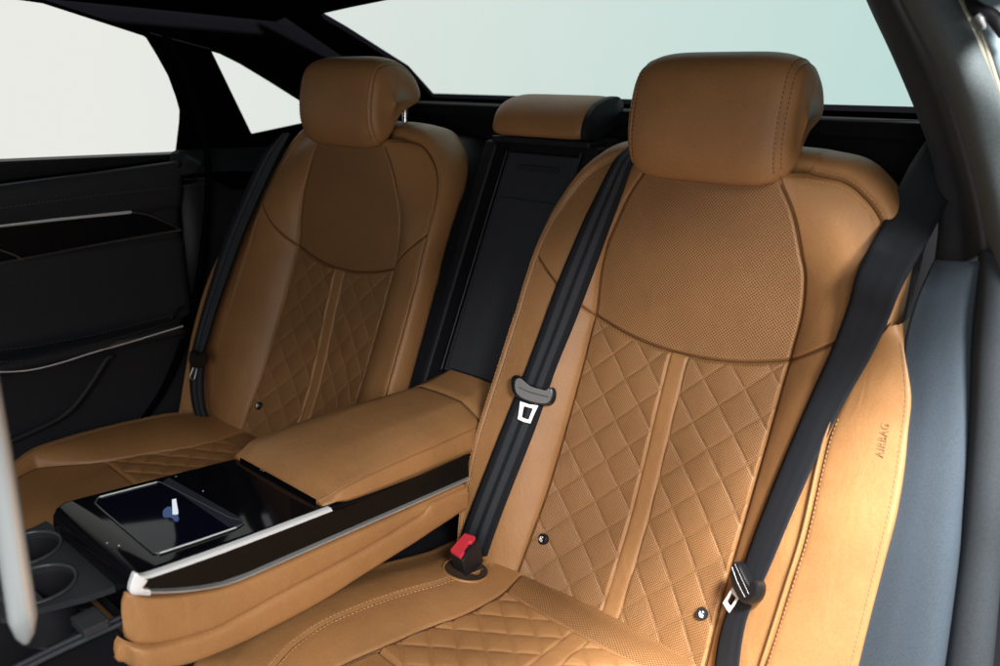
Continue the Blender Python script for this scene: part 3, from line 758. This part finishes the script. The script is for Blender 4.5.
# middle belt over the inner bolster of the near seat
t = root('seat_belt', 'black middle belt with bright steel tongue over the inner bolster of the near seat', 'seat belt', (.15, .05, .6), 'black seat belts')
la = [(640, 128), (624, 153), (593, 198), (573, 245), (555, 288), (540, 330), (523, 376), (503, 425), (482, 479), (463, 528), (452, 560)]
lb = [(655, 128), (633, 158), (622, 194), (605, 242), (588, 288), (573, 328), (556, 368), (537, 425), (517, 475), (497, 527), (487, 556)]
a0 = on_seat(593, 198, .4, .006); b0 = on_seat(622, 194, .4, .006)
belt('webbing', la[2:], lb[2:], [(at(640, 138, 'y', .24), at(655, 142, 'y', .24)), (at(625, 150, 'y', .19), at(641, 158, 'y', .19)), (at(609, 172, 'y', .178), at(630, 175, 'y', .178))], .4, .008, t)
G3 = lambda pts, o=.006: [off(on_seat(x, y, .4, .012), o) for x, y in pts]
pl = atp
c0 = on_seat(534, 390, .4, .012); c1 = on_seat(520, 430, .4, .012); cN = np.cross(on_seat(556, 395, .4, .012) - c0, c1 - c0); cN /= np.linalg.norm(cN); cN *= np.sign(cN @ (CAM - c0)); cD = cN @ (c0 + cN * .004)
PL = lambda pts: [atp(x, y, cN, cD) for x, y in pts]
gr, _ = tongue(t, PL([(511, 381), (513, 376), (518, 375), (523, 379), (531, 385), (541, 388), (549, 390), (553, 387), (556, 391), (556, 398), (553, 404), (548, 406), (538, 405), (527, 402), (518, 398), (512, 391)]),
          PL([(520, 401), (529, 404), (538.5, 405.5), (534.5, 414), (530.5, 423.5), (524, 422), (517.5, 419), (519, 410)]),
          PL([(524.3, 406), (528.5, 407.5), (532.8, 408.5), (530.8, 413.5), (528.5, 419.5), (525.2, 418.5), (522, 417), (523, 411)]), 0)
MB().tube(curve(PL([(519, 387), (530, 392), (549, 397)]), 10) + cN * .0062, .0007, 6).build('grip_slot', BTN, gr)
# near shoulder belt
t = root('seat_belt', 'wide black seat belt hanging across the outer bolster of the near seat', 'seat belt', (.62, .05, .6), 'black seat belts')
la = [(867, 270), (838, 335), (801, 418), (767, 500), (750, 545), (737, 585), (724, 617), (717, 645), (712, 690)]
lb = [(898, 305), (874, 353), (836, 418), (798, 500), (778, 548), (762, 585), (748, 612), (741, 645), (737, 690)]
belt('webbing', la[1:], lb[1:], [(at(934, 128, 'y', .44), at(984, 145, 'y', .42)), (at(914, 168, 'y', .29), at(962, 186, 'y', .27)), (at(897, 205, 'y', .205), at(942, 224, 'y', .18)), (at(867, 270, 'y', .125), at(912, 285, 'y', .112))], .4, .010, t, mat=PLAINWEB)
c0 = on_seat(752, 578, .4, .014); cN = np.array([-.30, -.90, .30]); cN /= np.linalg.norm(cN); cD = cN @ (c0 + cN * .004)
gr, _ = tongue(t, PL([(734, 566), (737, 561), (742, 563), (747, 572), (752, 582), (756, 588), (758, 582), (759, 579), (763, 584), (763, 593), (759, 601), (752, 605), (744, 602), (737, 590), (733, 577)]),
          PL([(733, 587), (737, 591), (741, 596), (736, 604), (730, 613), (727, 609), (723.5, 603), (728, 596)]),
          PL([(732, 592.5), (734.5, 595), (737, 598), (734.5, 602), (731.5, 606.5), (729.5, 604.5), (727.5, 601.5), (729.5, 597.5)]), 0, thick=.009)
MB().tube(curve(PL([(736, 567), (742, 583), (749, 597)]), 12) + cN * .0088, .0010, 6).tube(curve(PL([(739, 564), (746, 579), (753, 594)]), 12) + cN * .0088, .0008, 6).build('grip_ribs', ALU, gr)
# far belt, seen nearly edge on with folded ridges
t = root('seat_belt', 'thin black seat belt hanging down the outer side of the far seat', 'seat belt', (-.69, .0, .55), 'black seat belts')
la = [(282, 133), (262, 155), (243, 195), (224, 240), (205, 300), (193, 345), (190, 365), (190, 390), (194, 412), (200, 420)]
lb = [(291, 133), (278, 160), (262, 195), (243, 240), (221, 300), (207, 345), (205, 365), (204, 390), (207, 412), (212, 420)]
xx_ = [-.60, -.625, -.650, -.658, -.660, -.660, -.660, -.660, -.658, -.655]
A = [at(p[0], p[1], 'x', x - .006) for p, x in zip(la, xx_)]; B = [at(p[0], p[1], 'x', x + .010) for p, x in zip(lb, xx_)]
ribbon('webbing', A, B, t, bulge=.004)
mb = MB()
for f in (.28, .55, .8): mb.tube(curve([a + (b - a) * f + np.array([.004, -.003, 0]) for a, b in zip(A[:6], B[:6])], 40), .0014, 6)
mb.build('webbing_fold', vinyl('grey_webbing_edge', (.045, .052, .06), .6, 900, .2), t)
px_ = lambda pts, x: [at(a, b, 'x', x) for a, b in pts]
mb = MB(); g = curve(px_([(189, 354), (192, 350), (198, 353), (204, 350), (208, 354), (207, 361), (202, 366), (193, 366), (189, 361)], -.645), 32, closed=True); mb.prism(g, g + np.array([.012, -.006, 0]))
gp = mb.build('tongue_grip', BTN, t, bevel=.002)
mb = MB(); mb.tube(curve(px_([(194, 366), (190, 377), (194, 379), (197, 368)], -.640), 20), .0012, 6); mb.build('tongue_plate', ALU, t)

# ------------------------------------------------------------------ buckle with red button
t = root('belt_buckle', 'black seat belt buckle with a red release button standing in the near cushion', 'buckle', (.18, -.09, .575))
top = [at(450, 551, 'z', .628), at(464.6, 534, 'z', .634), at(476, 537.5, 'z', .634), at(460.5, 558, 'z', .628)]
top = [np.array(p) for p in top]
bodyq = [at(449, 551.5, 'z', .626), at(464.6, 532.5, 'z', .632), at(480, 538.5, 'z', .632), at(463, 560.5, 'z', .624)]
bot = [at(453, 577, 'z', .572), None, None, at(468, 580, 'z', .572)]
dn = (bot[0] - top[0] + bot[3] - top[3]) / 2
ext = (top[1] - top[0]) * .0
cT = sum(top) / 4
q4 = [cT + (p - cT) * 1.10 for p in top]
q4 = [np.array(p) for p in bodyq]
MB().prism(np.array(q4) - np.array([0, 0, .001]), np.array(q4) + dn * 1.15)  .build('buckle_body', BLACK, t, bevel=.004, seg=3)
nb = np.cross(top[1] - top[0], top[3] - top[0]); nb /= np.linalg.norm(nb); nb *= np.sign(nb[2])
btn = [cT + (p - cT) * .97 for p in top]
# a notch on the slot side
e = btn[2] - btn[3]; f3 = btn[3] - btn[0]
loop = [btn[0], btn[1], btn[2], btn[3] + e * .72, btn[3] + e * .68 - f3 * .16, btn[3] + e * .30 - f3 * .16, btn[3] + e * .26, btn[3]]
MB().prism(np.array(loop) - nb * .004, np.array(loop) + nb * .0030).build('release_button', RED, t, bevel=.0012)
# recess rim sewn into the cushion
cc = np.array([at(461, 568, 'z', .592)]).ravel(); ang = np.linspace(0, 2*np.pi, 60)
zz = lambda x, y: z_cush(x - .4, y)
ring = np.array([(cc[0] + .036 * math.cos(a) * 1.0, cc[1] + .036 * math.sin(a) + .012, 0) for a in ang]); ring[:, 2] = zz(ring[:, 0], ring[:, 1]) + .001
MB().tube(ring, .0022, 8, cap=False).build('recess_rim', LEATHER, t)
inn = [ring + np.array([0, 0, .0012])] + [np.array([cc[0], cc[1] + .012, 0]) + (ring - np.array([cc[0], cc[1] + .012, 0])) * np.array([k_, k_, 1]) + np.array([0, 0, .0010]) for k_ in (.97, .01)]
MB().grid(np.array(inn)).build('recess', vinyl('recess_shade_brown', (.045, .024, .011), .9), t)  # flat dark disc, the shade of the gap is put into its colour

# ------------------------------------------------------------------ folded centre armrest
t = root('folding_console', 'folded down tan leather armrest with gloss black control panel and silver trim', 'armrest', (0, -.25, .6))
# pad
ysec = np.r_[np.linspace(-.2985, -.27, 14), np.linspace(-.26, .046, 30)]
zS = spline([-.2985, -.285, -.264, -.218, -.143, -.069, .05], [.7645, .7675, .7745, .776, .775, .771, .766])
zB = spline([-.2985, -.283, -.255, -.153, .05], [.756, .757, .748, .735, .718])
zT = spline([-.2985, -.285, -.26, -.20, -.10, .05], [.7675, .777, .788, .798, .802, .797])
wP = spline([-.2985, -.29, -.26, -.15, .05], [.108, .112, .117, .116, .106])
G = []
def pad_sec(yv, tt_, s_, b_, w_):
    half = [(0, tt_), (.05, tt_ - .0012), (w_ - .035, tt_ - .35 * (tt_ - s_)), (w_ - .014, s_ + .28 * (tt_ - s_)), (w_ - .0055, s_ + .0012), (w_ - .0085, s_ - .0004), (w_ - .0035, s_ - .0020), (w_, s_ - .35 * (s_ - b_)), (w_ + .002, s_ - .65 * (s_ - b_)), (w_ - .003, b_ + .1 * (s_ - b_)), (w_ - .012, b_)]
    h = np.array(half); h2 = []
    for a_, b2 in zip(h[:-1], h[1:]): h2 += [a_ + (b2 - a_) * q for q in np.linspace(0, 1, 6)[:-1]]
    h2 = np.array(h2 + [h[-1]]); h2[1:-1] = (h2[:-2] + 2 * h2[1:-1] + h2[2:]) / 4
    sec = np.vstack([h2[::-1] * [-1, 1], h2[1:]]); return np.stack([sec[:, 0], np.full(len(sec), yv), sec[:, 1]], 1)
for yv in ysec: G.append(pad_sec(yv, float(zT(yv)), float(zS(yv)), float(zB(yv)), float(wP(yv))))
G.append(G[-1] * [.985, 1, 1] + np.array([0, .0015, -.004]))
G.insert(0, G[0] * [.98, 1, 0] + np.array([0, .002, .763])); 
pad = mk('armrest_pad', np.array(G), gridF(len(G), G[0].shape[0]), LEATHER, t)
mb = MB(); yy_ = np.linspace(-.285, .04, 60)
for d, dz in ((-.0095, .0036), ): dashes(mb, np.stack([wP(yy_) + d, yy_, zS(yy_) + dz], 1), .0042, .0022, .0007)
mb.build('stitching', THREAD, pad, smooth=False)
# rear end of the armrest, behind the cross seam
G = []
for yv, dz, k_ in ((.0478, -.004, .985), (.0488, 0, 1), (.07, .002, .99), (.10, .007, .96), (.125, .011, .93)): G.append(pad_sec(yv, .797 + dz, .766 + dz, .718 + dz, .106 * k_))
mk('hinge_cover', np.array(G), gridF(len(G), G[0].shape[0]), LEATHER, t)
# gloss black control panel
ztop = lambda y: .757 + (-.29 - np.asarray(y)) * .115
pr_ = [(-.02, .700), (-.02, .726), (-.285, float(ztop(-.285))), (-.40, float(ztop(-.40))), (-.530, float(ztop(-.53))), (-.545, .7855), (-.555, .781), (-.5605, .772), (-.562, .760), (-.5575, .72), (-.552, .695)]
A = np.array([(-.112, y, z) for y, z in pr_]); B = A + np.array([.232, 0, 0])
panel = MB().prism(A, B).build('control_panel', GLOSSB, t, bevel=.008, seg=4)
TP = lambda x, y, h=0: np.array([x, y, float(ztop(y)) + h])
ZN = np.array([0, .115, 1.]); ZD = .757 - .29 * .115
tp = lambda px, py, h=.0: atp(px, py, ZN, ZD + h)
scr = [tp(*p, .0012) for p in [(98, 498), (101, 496.5), (157, 482), (161, 482.5), (164, 484), (230, 518), (243, 521), (244, 523), (240, 526), (228, 531), (163, 552.5), (158, 553.5), (153, 553), (100, 508), (95, 503)]]
MB().prism(np.array(scr) - ZN * .001, np.array(scr)).build('touch_screen', SCREEN, panel, smooth=False)
mb = MB(); pth = np.array(scr + [scr[0]]); mb.tube(pth + ZN * .0002, .0007, 6, cap=False); mb.build('screen_frame', ALU, panel)
mb = MB(); mb.tube(np.array([tp(100, 496.8, .0022), tp(130, 489, .0022), tp(157, 482, .0022)]), .0011, 6); mb.build('screen_trim', SILVER, panel); mb = MB(); mb.tube(np.array([tp(160, 553, .0022), tp(200, 540, .0022), tp(236, 527.5, .0022)]), .0011, 6); mb.build('screen_trim', SILVER, panel)
band = [tp(*p, .0016) for p in [(163, 481.5), (169, 477.5), (244, 520), (243, 523), (229, 527)]]
MB().prism(np.array(band) - ZN * .001, np.array(band)).build('function_bar', BAND, panel, smooth=False)
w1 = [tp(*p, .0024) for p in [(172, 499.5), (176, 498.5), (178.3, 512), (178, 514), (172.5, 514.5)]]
MB().prism(np.array(w1) - ZN * .0006, np.array(w1)).build('painted_reflection', GL_W, panel, smooth=False)  # lamp reflection in the screen, painted as a white and a blue glowing patch
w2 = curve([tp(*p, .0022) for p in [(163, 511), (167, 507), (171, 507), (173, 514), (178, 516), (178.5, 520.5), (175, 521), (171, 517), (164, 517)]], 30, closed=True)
MB().prism(w2 - ZN * .0006, w2).build('painted_reflection', GL_B, panel, smooth=False)
DOTM = Mat('pale_print', .5, (.6, .6, .65)).m
for p in ((107, 543), (119, 545.5), (261, 470), (263.5, 471), (203, 491), (176, 476.5)):
    c = tp(*p, .0016); mb = MB(); mb.add([c + np.array([math.cos(a) * .0014, math.sin(a) * .0014, 0]) for a in np.linspace(0, 6.283, 9)[:-1]], [tuple(range(8))]); mb.build('indicator_mark', DOTM, panel, smooth=False)
# silver frame of the near side, wood inlay within it
sxp = lambda pts, x: np.array([at(a, b, 'x', x) for a, b in pts])
out_ = [(331, 506.5), (240, 540.5), (190, 558.5), (146, 574), (136, 573), (133, 577), (130.5, 594.5), (150, 597.5), (178, 596), (200, 593), (224, 588.5), (250, 579.5), (320, 548.5), (404, 511.5), (470, 481.5)]
inn_ = [(332, 512.5), (241, 548), (191, 566), (152, 579), (148, 581), (146, 584), (143.5, 587.5), (150, 589), (178, 588.5), (200, 586.5), (222, 582.5), (248, 573.5), (319, 542.5), (403, 506), (470, 477)]
O = curve(sxp(out_, .128), 150); I = curve(sxp(inn_, .128), 150)
O = sxp(out_, .129); I = sxp(inn_, .129)
k_ = 7
def strip_x(A, B, mat, name, sh=.08):
    A = curve(A, 60); B = curve(B, 60); mb = MB(); w = np.array([.004, 0, 0])
    w = w * .5; D_ = (B - A) * sh; A = A + D_; B = B - D_; mb.grid(np.array([A - 4*w, A - w, A + (B - A)*.25 + w*.3, A + (B - A)*.8 + w, B + w*.6, B - 4*w]), closev=False); mb.build(name, mat, t)
strip_x(O[:5], I[:5], SILVER, 'silver_trim', .26)
strip_x(O[4:8], I[4:8], SILVER, 'trim_corner')
strip_x(O[7:], I[7:], Mat('silver_lower_trim', .3, (.62, .62, .61), .6).m, 'lower_trim', .28)
pol = np.vstack([I, sxp([(470, 455), (400, 487), (345, 510)], .129)]); pol[:, 0] = .1262
MB().prism(pol - np.array([.004, 0, 0]), pol).build('wood_inlay', WOOD, t, smooth=False)
# upholstered side and lower roll
yq = np.r_[np.linspace(-.573, -.552, 10), np.linspace(-.55, -.03, 60)]
zt_ = spline([p[1] for p in sxp(out_[6:], .13)], [p[2] for p in sxp(out_[6:], .13)])
sm = sxp([(134, 648), (178, 643), (230, 625), (282, 596), (351, 559.5), (414, 522), (425, 515), (435, 498), (470, 478)], .137); zsm = spline(sm[:, 1], sm[:, 2])
bt = sxp([(134, 665), (194, 659), (256, 633), (321, 599), (360, 574), (421, 536), (459, 511)], .131); zbt = spline(bt[:, 1], bt[:, 2] - .004)
G = []; G2 = []
for yv in yq:
    e = np.clip((yv + .573) / .018, 0, 1); e = math.sqrt(max(0, 1 - (1 - e) ** 2))
    a, b, c = float(zt_(yv)) - .001, float(zsm(yv)), float(zbt(yv)); b = min(b, a - .004)
    xo = .124 + .008 * e
    G.append([(.119, yv, a), (xo - .004, yv, a), (xo, yv, a - .003), (xo + .002, yv, .6 * a + .4 * b), (xo + .002, yv, .2 * a + .8 * b), (xo - .001, yv, b + .001), (xo - .012, yv, b - .003)])
    e2 = np.clip((yv + .573) / .018, 0, 1); e2 = math.sqrt(max(0, 1 - (1 - e2) ** 2)); xo = .115 + .022 * e2; yv2 = yv - .008 * sstep(-.5, -.58, yv)
    G2.append([(xo - .012, yv2, b + .002), (xo - .003, yv2, b - .0006), (xo + .0005, yv2, b - .15 * (b - c)), (xo + .001, yv2, b - .5 * (b - c)), (xo - .001, yv2, c + .12 * (b - c)), (xo - .010, yv2, c - .001), (xo - .022, yv2, c + .002)])
def secs(G, n): return np.array([curve(g, n) for g in G])
def capped(name, G, n, mat):
    G = secs(G, n); caps = []
    for k_, dy in ((.0, -.008), (.4, -.0072), (.75, -.0048)):
        c = G[0].mean(0); q = c + (G[0] - c) * k_; q[:, 1] = G[0, :, 1] + dy; caps.append(q)
    G = np.concatenate([np.array(caps), G]); return mk(name, G, gridF(len(G), n), mat, t)
capped('leather_side', G, 40, LEATHER); capped('lower_roll', G2, 50, LEATHER)
MB().box((-.01, -.28, .685), (.115, .26, .03)).build('armrest_core', BLACK, t, smooth=False)

# ------------------------------------------------------------------ cup holder drawer
t = root('cup_holder', 'open black cup holder drawer in front of the armrest', 'cup holder', (0, -.64, .6))
zc = .742
c1 = at(34, 556, 'z', zc); c2 = at(60, 587, 'z', zc)
outer = [at(*p, 'z', zc) for p in [(33, 533), (47, 526), (53, 530), (108, 580), (116, 592)]] + [np.array([.060, -.592, zc]), np.array([.046, -.628, zc]), np.array([.03, -.668, zc]), np.array([-.04, -.70, zc]), np.array([-.14, -.66, zc])]
circ = lambda c, r_: [c + np.array([math.cos(a) * r_, math.sin(a) * r_, 0]) for a in np.linspace(0, 2*np.pi, 36)[:-1]]
c1 = np.array([-.092, -.600, zc]); c2 = np.array([-.003, -.618, zc])
holed(outer, [circ(c1, .037), circ(c2, .037)], (0, 0, 1), .008, 'holder_plate', vinyl('holder_plastic', (.020, .022, .027), .5), t)
for c in (c1, c2):
    mb = MB(); P = circ(c + np.array([0, 0, .0085]), .0385); mb.tube(np.array(P + [P[0]]), .0022, 8, cap=False); rg = mb.build('holder_ring', vinyl('ring_plastic', (.05, .053, .06), .35), t)
    G = [circ(c + np.array([0, 0, h]), r_) for h, r_ in ((.0, .037), (-.03, .035), (-.055, .033), (-.056, .001))]; MB().grid(np.array(G), closev=True).build('holder_cup', BLACK, t)
    mb = MB(); mb.box(c + np.array([.012, -.006, -.004]), (.016, .003, .003)); mb.box(c + np.array([.032, .008, -.002]), (.004, .006, .004)); mb.build('holder_spring', DARK, rg, smooth=False, bevel=.001)
mb = MB(); 
for d in (0, .012): mb.tube(curve([at(122, 617 + d*500, 'z', .69), at(60, 645 + d*500, 'z', .69), at(-10, 680 + d*500, 'z', .69)], 10), .0035)
mb.build('slide_rail', DARK, t)
mb = MB(); P = circ(at(62, 628, 'z', .67), .036); mb.tube(np.array(P + [P[0]]), .002, 8, cap=False); P = circ(at(60, 628, 'z', .67), .024); mb.tube(np.array(P + [P[0]]), .0012, 8, cap=False); mb.build('holder_base_ring', DARK, t)
MB().box((.0, -.70, .655), (.13, .15, .008)).build('drawer_floor', BLACK, t, smooth=False)
MB().box((.085, -.60, .733), (.018, .014, .006)).build('release_catch', vinyl('catch_plastic', (.022, .024, .028), .5), t, smooth=False, bevel=.002)

# ------------------------------------------------------------------ centre backrest recess with small headrest
t = root('center_seat', 'black centre section between the seats with a hinged lid and a low tan headrest', 'seat back', (0, .25, .8))
def back(x, z, d=0): return np.array([x, .318 + (z - 1.196) * .447 + d, z])
mb = MB(); A = [back(-.135, .72, .03), back(.135, .72, .03), back(.135, 1.235, .03), back(-.135, 1.235, .03)]; mb.prism(np.array(A), np.array(A) + np.array([0, .03, 0]))
mb.build('recess_back', BLACK, t, smooth=False)
for s in (-1, 1):
    A = np.array([back(s * .104, .74, -.02), back(s * .104, 1.22, -.02), back(s * .104, 1.22, .05), back(s * .104, .74, .05)]); MB().prism(A, A + np.array([s * .028, 0, 0])).build('recess_side', BLACK, t, smooth=False, bevel=.004)
for s in (-1, 1):
    MB().tube(np.array([back(s * .1005, .76, -.022), back(s * .1005, 1.21, -.022)]), .0018, 8).build('recess_welt', DARK, t)
    MB().tube(np.array([back(s * .086, .795, -.001), back(s * .086, 1.20, -.001)]), .0012, 8).build('lid_border', Mat('grey_border', .5, (.06, .065, .075)).m, t)
lid = MB().prism(np.array([back(-.082, .795, .0), back(.082, .795, .0), back(.082, 1.200, .0), back(-.082, 1.200, .0)]), np.array([back(-.082, .795, .03), back(.082, .795, .03), back(.082, 1.200, .03), back(-.082, 1.200, .03)])).build('ski_hatch_lid', DARK, t, smooth=False, bevel=.003)
MB().prism(np.array([back(-.070, .803, -.006), back(.070, .803, -.006), back(.070, 1.118, -.006), back(-.070, 1.118, -.006)]), np.array([back(-.070, .803, .004), back(.070, .803, .004), back(.070, 1.118, .004), back(-.070, 1.118, .004)])).build('lid_insert', DARK, lid, smooth=False, bevel=.003)
MB().prism(np.array([back(-.048, 1.168, -.004), back(.048, 1.168, -.004), back(.048, 1.180, -.004), back(-.048, 1.180, -.004)]), np.array([back(-.048, 1.168, .004), back(.048, 1.168, .004), back(.048, 1.180, .004), back(-.048, 1.180, .004)])).build('lid_handle', vinyl('handle_plastic', (.03, .031, .036), .35), lid, smooth=False, bevel=.002)
MB().box((0, .335, 1.224), (.115, .03, .006)).build('top_rail', BLACK, t, smooth=False, bevel=.003)
prof = curve([(.292, 1.236), (.290, 1.248), (.299, 1.272), (.320, 1.292), (.350, 1.304), (.385, 1.309), (.405, 1.303), (.412, 1.288), (.395, 1.262), (.360, 1.243), (.320, 1.233), (.302, 1.232)], 70, closed=True); cen = np.array([.355, 1.268])
G = []
for s in np.linspace(-1, 1, 41):
    xx = .113 * np.sin(s * np.pi / 2); e = abs(xx) / .113; k_ = .35 + .65 * (1 - e ** 9) ** .3 if e < .999 else .01
    P = cen + (prof - cen) * k_; G.append(np.stack([np.full(70, xx), P[:, 0], P[:, 1]], 1))
hd = mk('headrest', np.array(G), gridF(41, 70, closev=True), LEATHER, t)
# black moulded end cheek on the near side of it
P = cen + (prof - cen) * .96; mb = MB()
mb.grid(np.array([np.stack([np.full(70, x_), *(cen + (prof - cen) * k_).T], 1) for x_, k_ in ((.104, .99), (.1145, .985), (.1165, .94), (.117, .5), (.117, .01))]), closev=True); mb.build('end_cheek', BLACK, hd)

# ------------------------------------------------------------------ far rear door
t = root('rear_door', 'closed black far door with window, bright trim lines and a padded armrest', 'car door', (-.76, -.4, .35))
door_out = [side(*p) for p in door_rear][::-1]
fo = [sxyz(-1.3, 1.56), sxyz(-.12, 1.56)] + [side(*p) for p in door_rear] + [sxyz(.02, 1.10), sxyz(-1.3, 1.06)]
dg = [p for p in door_glass]; dg[0] = sxyz(-1.2, dg[1][2] + .02); dg[-1] = sxyz(-1.2, dg[-2][2] - .03); dg[1] = sxyz(-.9, dg[2][2] + .035)
holed(fo, [dg], sn, .016, 'window_frame', CLOTH, t)
pane('door_window', dg, sn, .008, t)
lev = [(1.125, -.752, .055), (1.150, -.742, .005), (1.146, -.728, .0), (1.11, -.728, .0), (1.055, -.742, .0), (1.045, -.752, .0), (.985, -.757, .0), (.975, -.747, .0), (.90, -.747, .0), (.835, -.742, .0), (.812, -.725, -.01), (.806, -.70, -.05), (.800, -.683, -.06), (.788, -.680, -.06), (.780, -.688, -.05), (.774, -.72, -.02), (.765, -.742, -.01), (.70, -.752, -.01), (.60, -.755, -.03), (.50, -.755, -.05), (.35, -.75, -.08)]
tilt = lambda y: .075 * (np.clip(y, -1.2, 0)) # belt line falls towards the front
G = []
for z_, x_, ye in lev:
    yv = np.r_[np.linspace(-1.3, ye - .03, 40), ye - .03 + .03 * np.sin(np.linspace(0, 1, 8)[1:] * np.pi / 2)]
    kx = np.r_[np.zeros(40), .03 * (1 - np.cos(np.linspace(0, 1, 8)[1:] * np.pi / 2))]
    fz = sstep(1.0, 1.13, z_) * .075
    G.append(np.stack([x_ - kx, yv, z_ + fz * yv], 1))
Gc = np.array(G); Gs = np.stack([curve(Gc[:, j], 100) for j in range(Gc.shape[1])], 1)
dp = mk('door_panel', Gs, gridF(100, Gs.shape[1]), DOORV, t); solid(dp, .02, -1)
X = lambda pts, x: [at(a, b, 'x', x) for a, b in pts]
mb = MB(); mb.tube(curve(X([(-60, 231), (0, 225.5), (60, 219), (131, 212)], -.742), 40), .0034, 8); mb.build('bright_trim', SILVER, t)
mb = MB(); mb.tube(curve(X([(131, 212), (148, 215), (165, 222), (181, 230)], -.742), 24), .0013, 8); mb.tube(curve(X([(181, 230), (150, 235), (100, 244), (0, 263), (-60, 274)], -.742), 40), .0022, 8)
mb.tube(curve(X([(-20, 244), (0, 250), (14, 255), (23, 260)], -.741), 14), .0018, 8); mb.build('dim_trim', DIM, t)
pol = np.array(X([(-60, 232), (0, 226), (60, 220), (131, 213), (148, 216), (165, 223), (179, 230), (150, 234.5), (100, 243), (0, 262), (-60, 273)], -.746)); MB().prism(pol - np.array([.006, 0, 0]), pol).build('gloss_inlay', Mat('dark_inlay', .35, (.004, .004, .005), spec=.12).m, t, smooth=False)
mb = MB(); mb.tube(curve(X([(-80, 368), (-40, 372), (0, 372), (30, 370), (60, 363), (95, 352), (140, 339), (183, 326)], -.680), 60), .0016, 8); mb.build('armrest_trim', SILVER, t)
pol = np.array(X([(103, 349.5), (118, 340.5), (139, 337.5), (143, 339.5), (112, 349)], -.679)); MB().prism(pol - np.array([.004, 0, 0]), pol).build('armrest_grip', DIM, t, smooth=False)
mb = MB()
dashes(mb, curve(X([(0, 208), (110, 194), (213, 183)], -.7265), 60), .005, .003, .0007)
dashes(mb, curve(X([(0, 362), (40, 358), (110, 340), (183, 319)], -.684), 60), .005, .003, .0006)
dashes(mb, curve(X([(0, 350), (40, 345), (110, 331), (180, 313)], -.70), 60), .005, .003, .0006)
mb.build('stitching', vinyl('grey_stitch', (.09, .095, .10), .7), t, smooth=False)
mb = MB(); mb.tube(curve(X([(-30, 455), (0, 445), (40, 428), (68, 412), (88, 388), (106, 360), (112, 356)], -.735), 40), .006, 10); mb.build('map_pocket_lip', DOORV, t)

# ------------------------------------------------------------------ blurred bright tube in front
t = root('metal_tube', 'out of focus bright metal tube in the lower left foreground', 'metal tube', at(18, 640, 'y', -.70))
P = curve([at(-20, 360, 'y', -.70), at(1, 480, 'y', -.70), at(17, 580, 'y', -.70), at(26, 642, 'y', -.70)], 30)
n_ = 30; r_ = np.linspace(.0100, .0112, n_); r_[-1] = .003; r_[-2] = .0075; r_[-3] = .0093
MB().tube(P, r_, 24).build('tube_rod', Mat('polished_tube_metal', .3, (.50, .54, .55), .45).m, t)
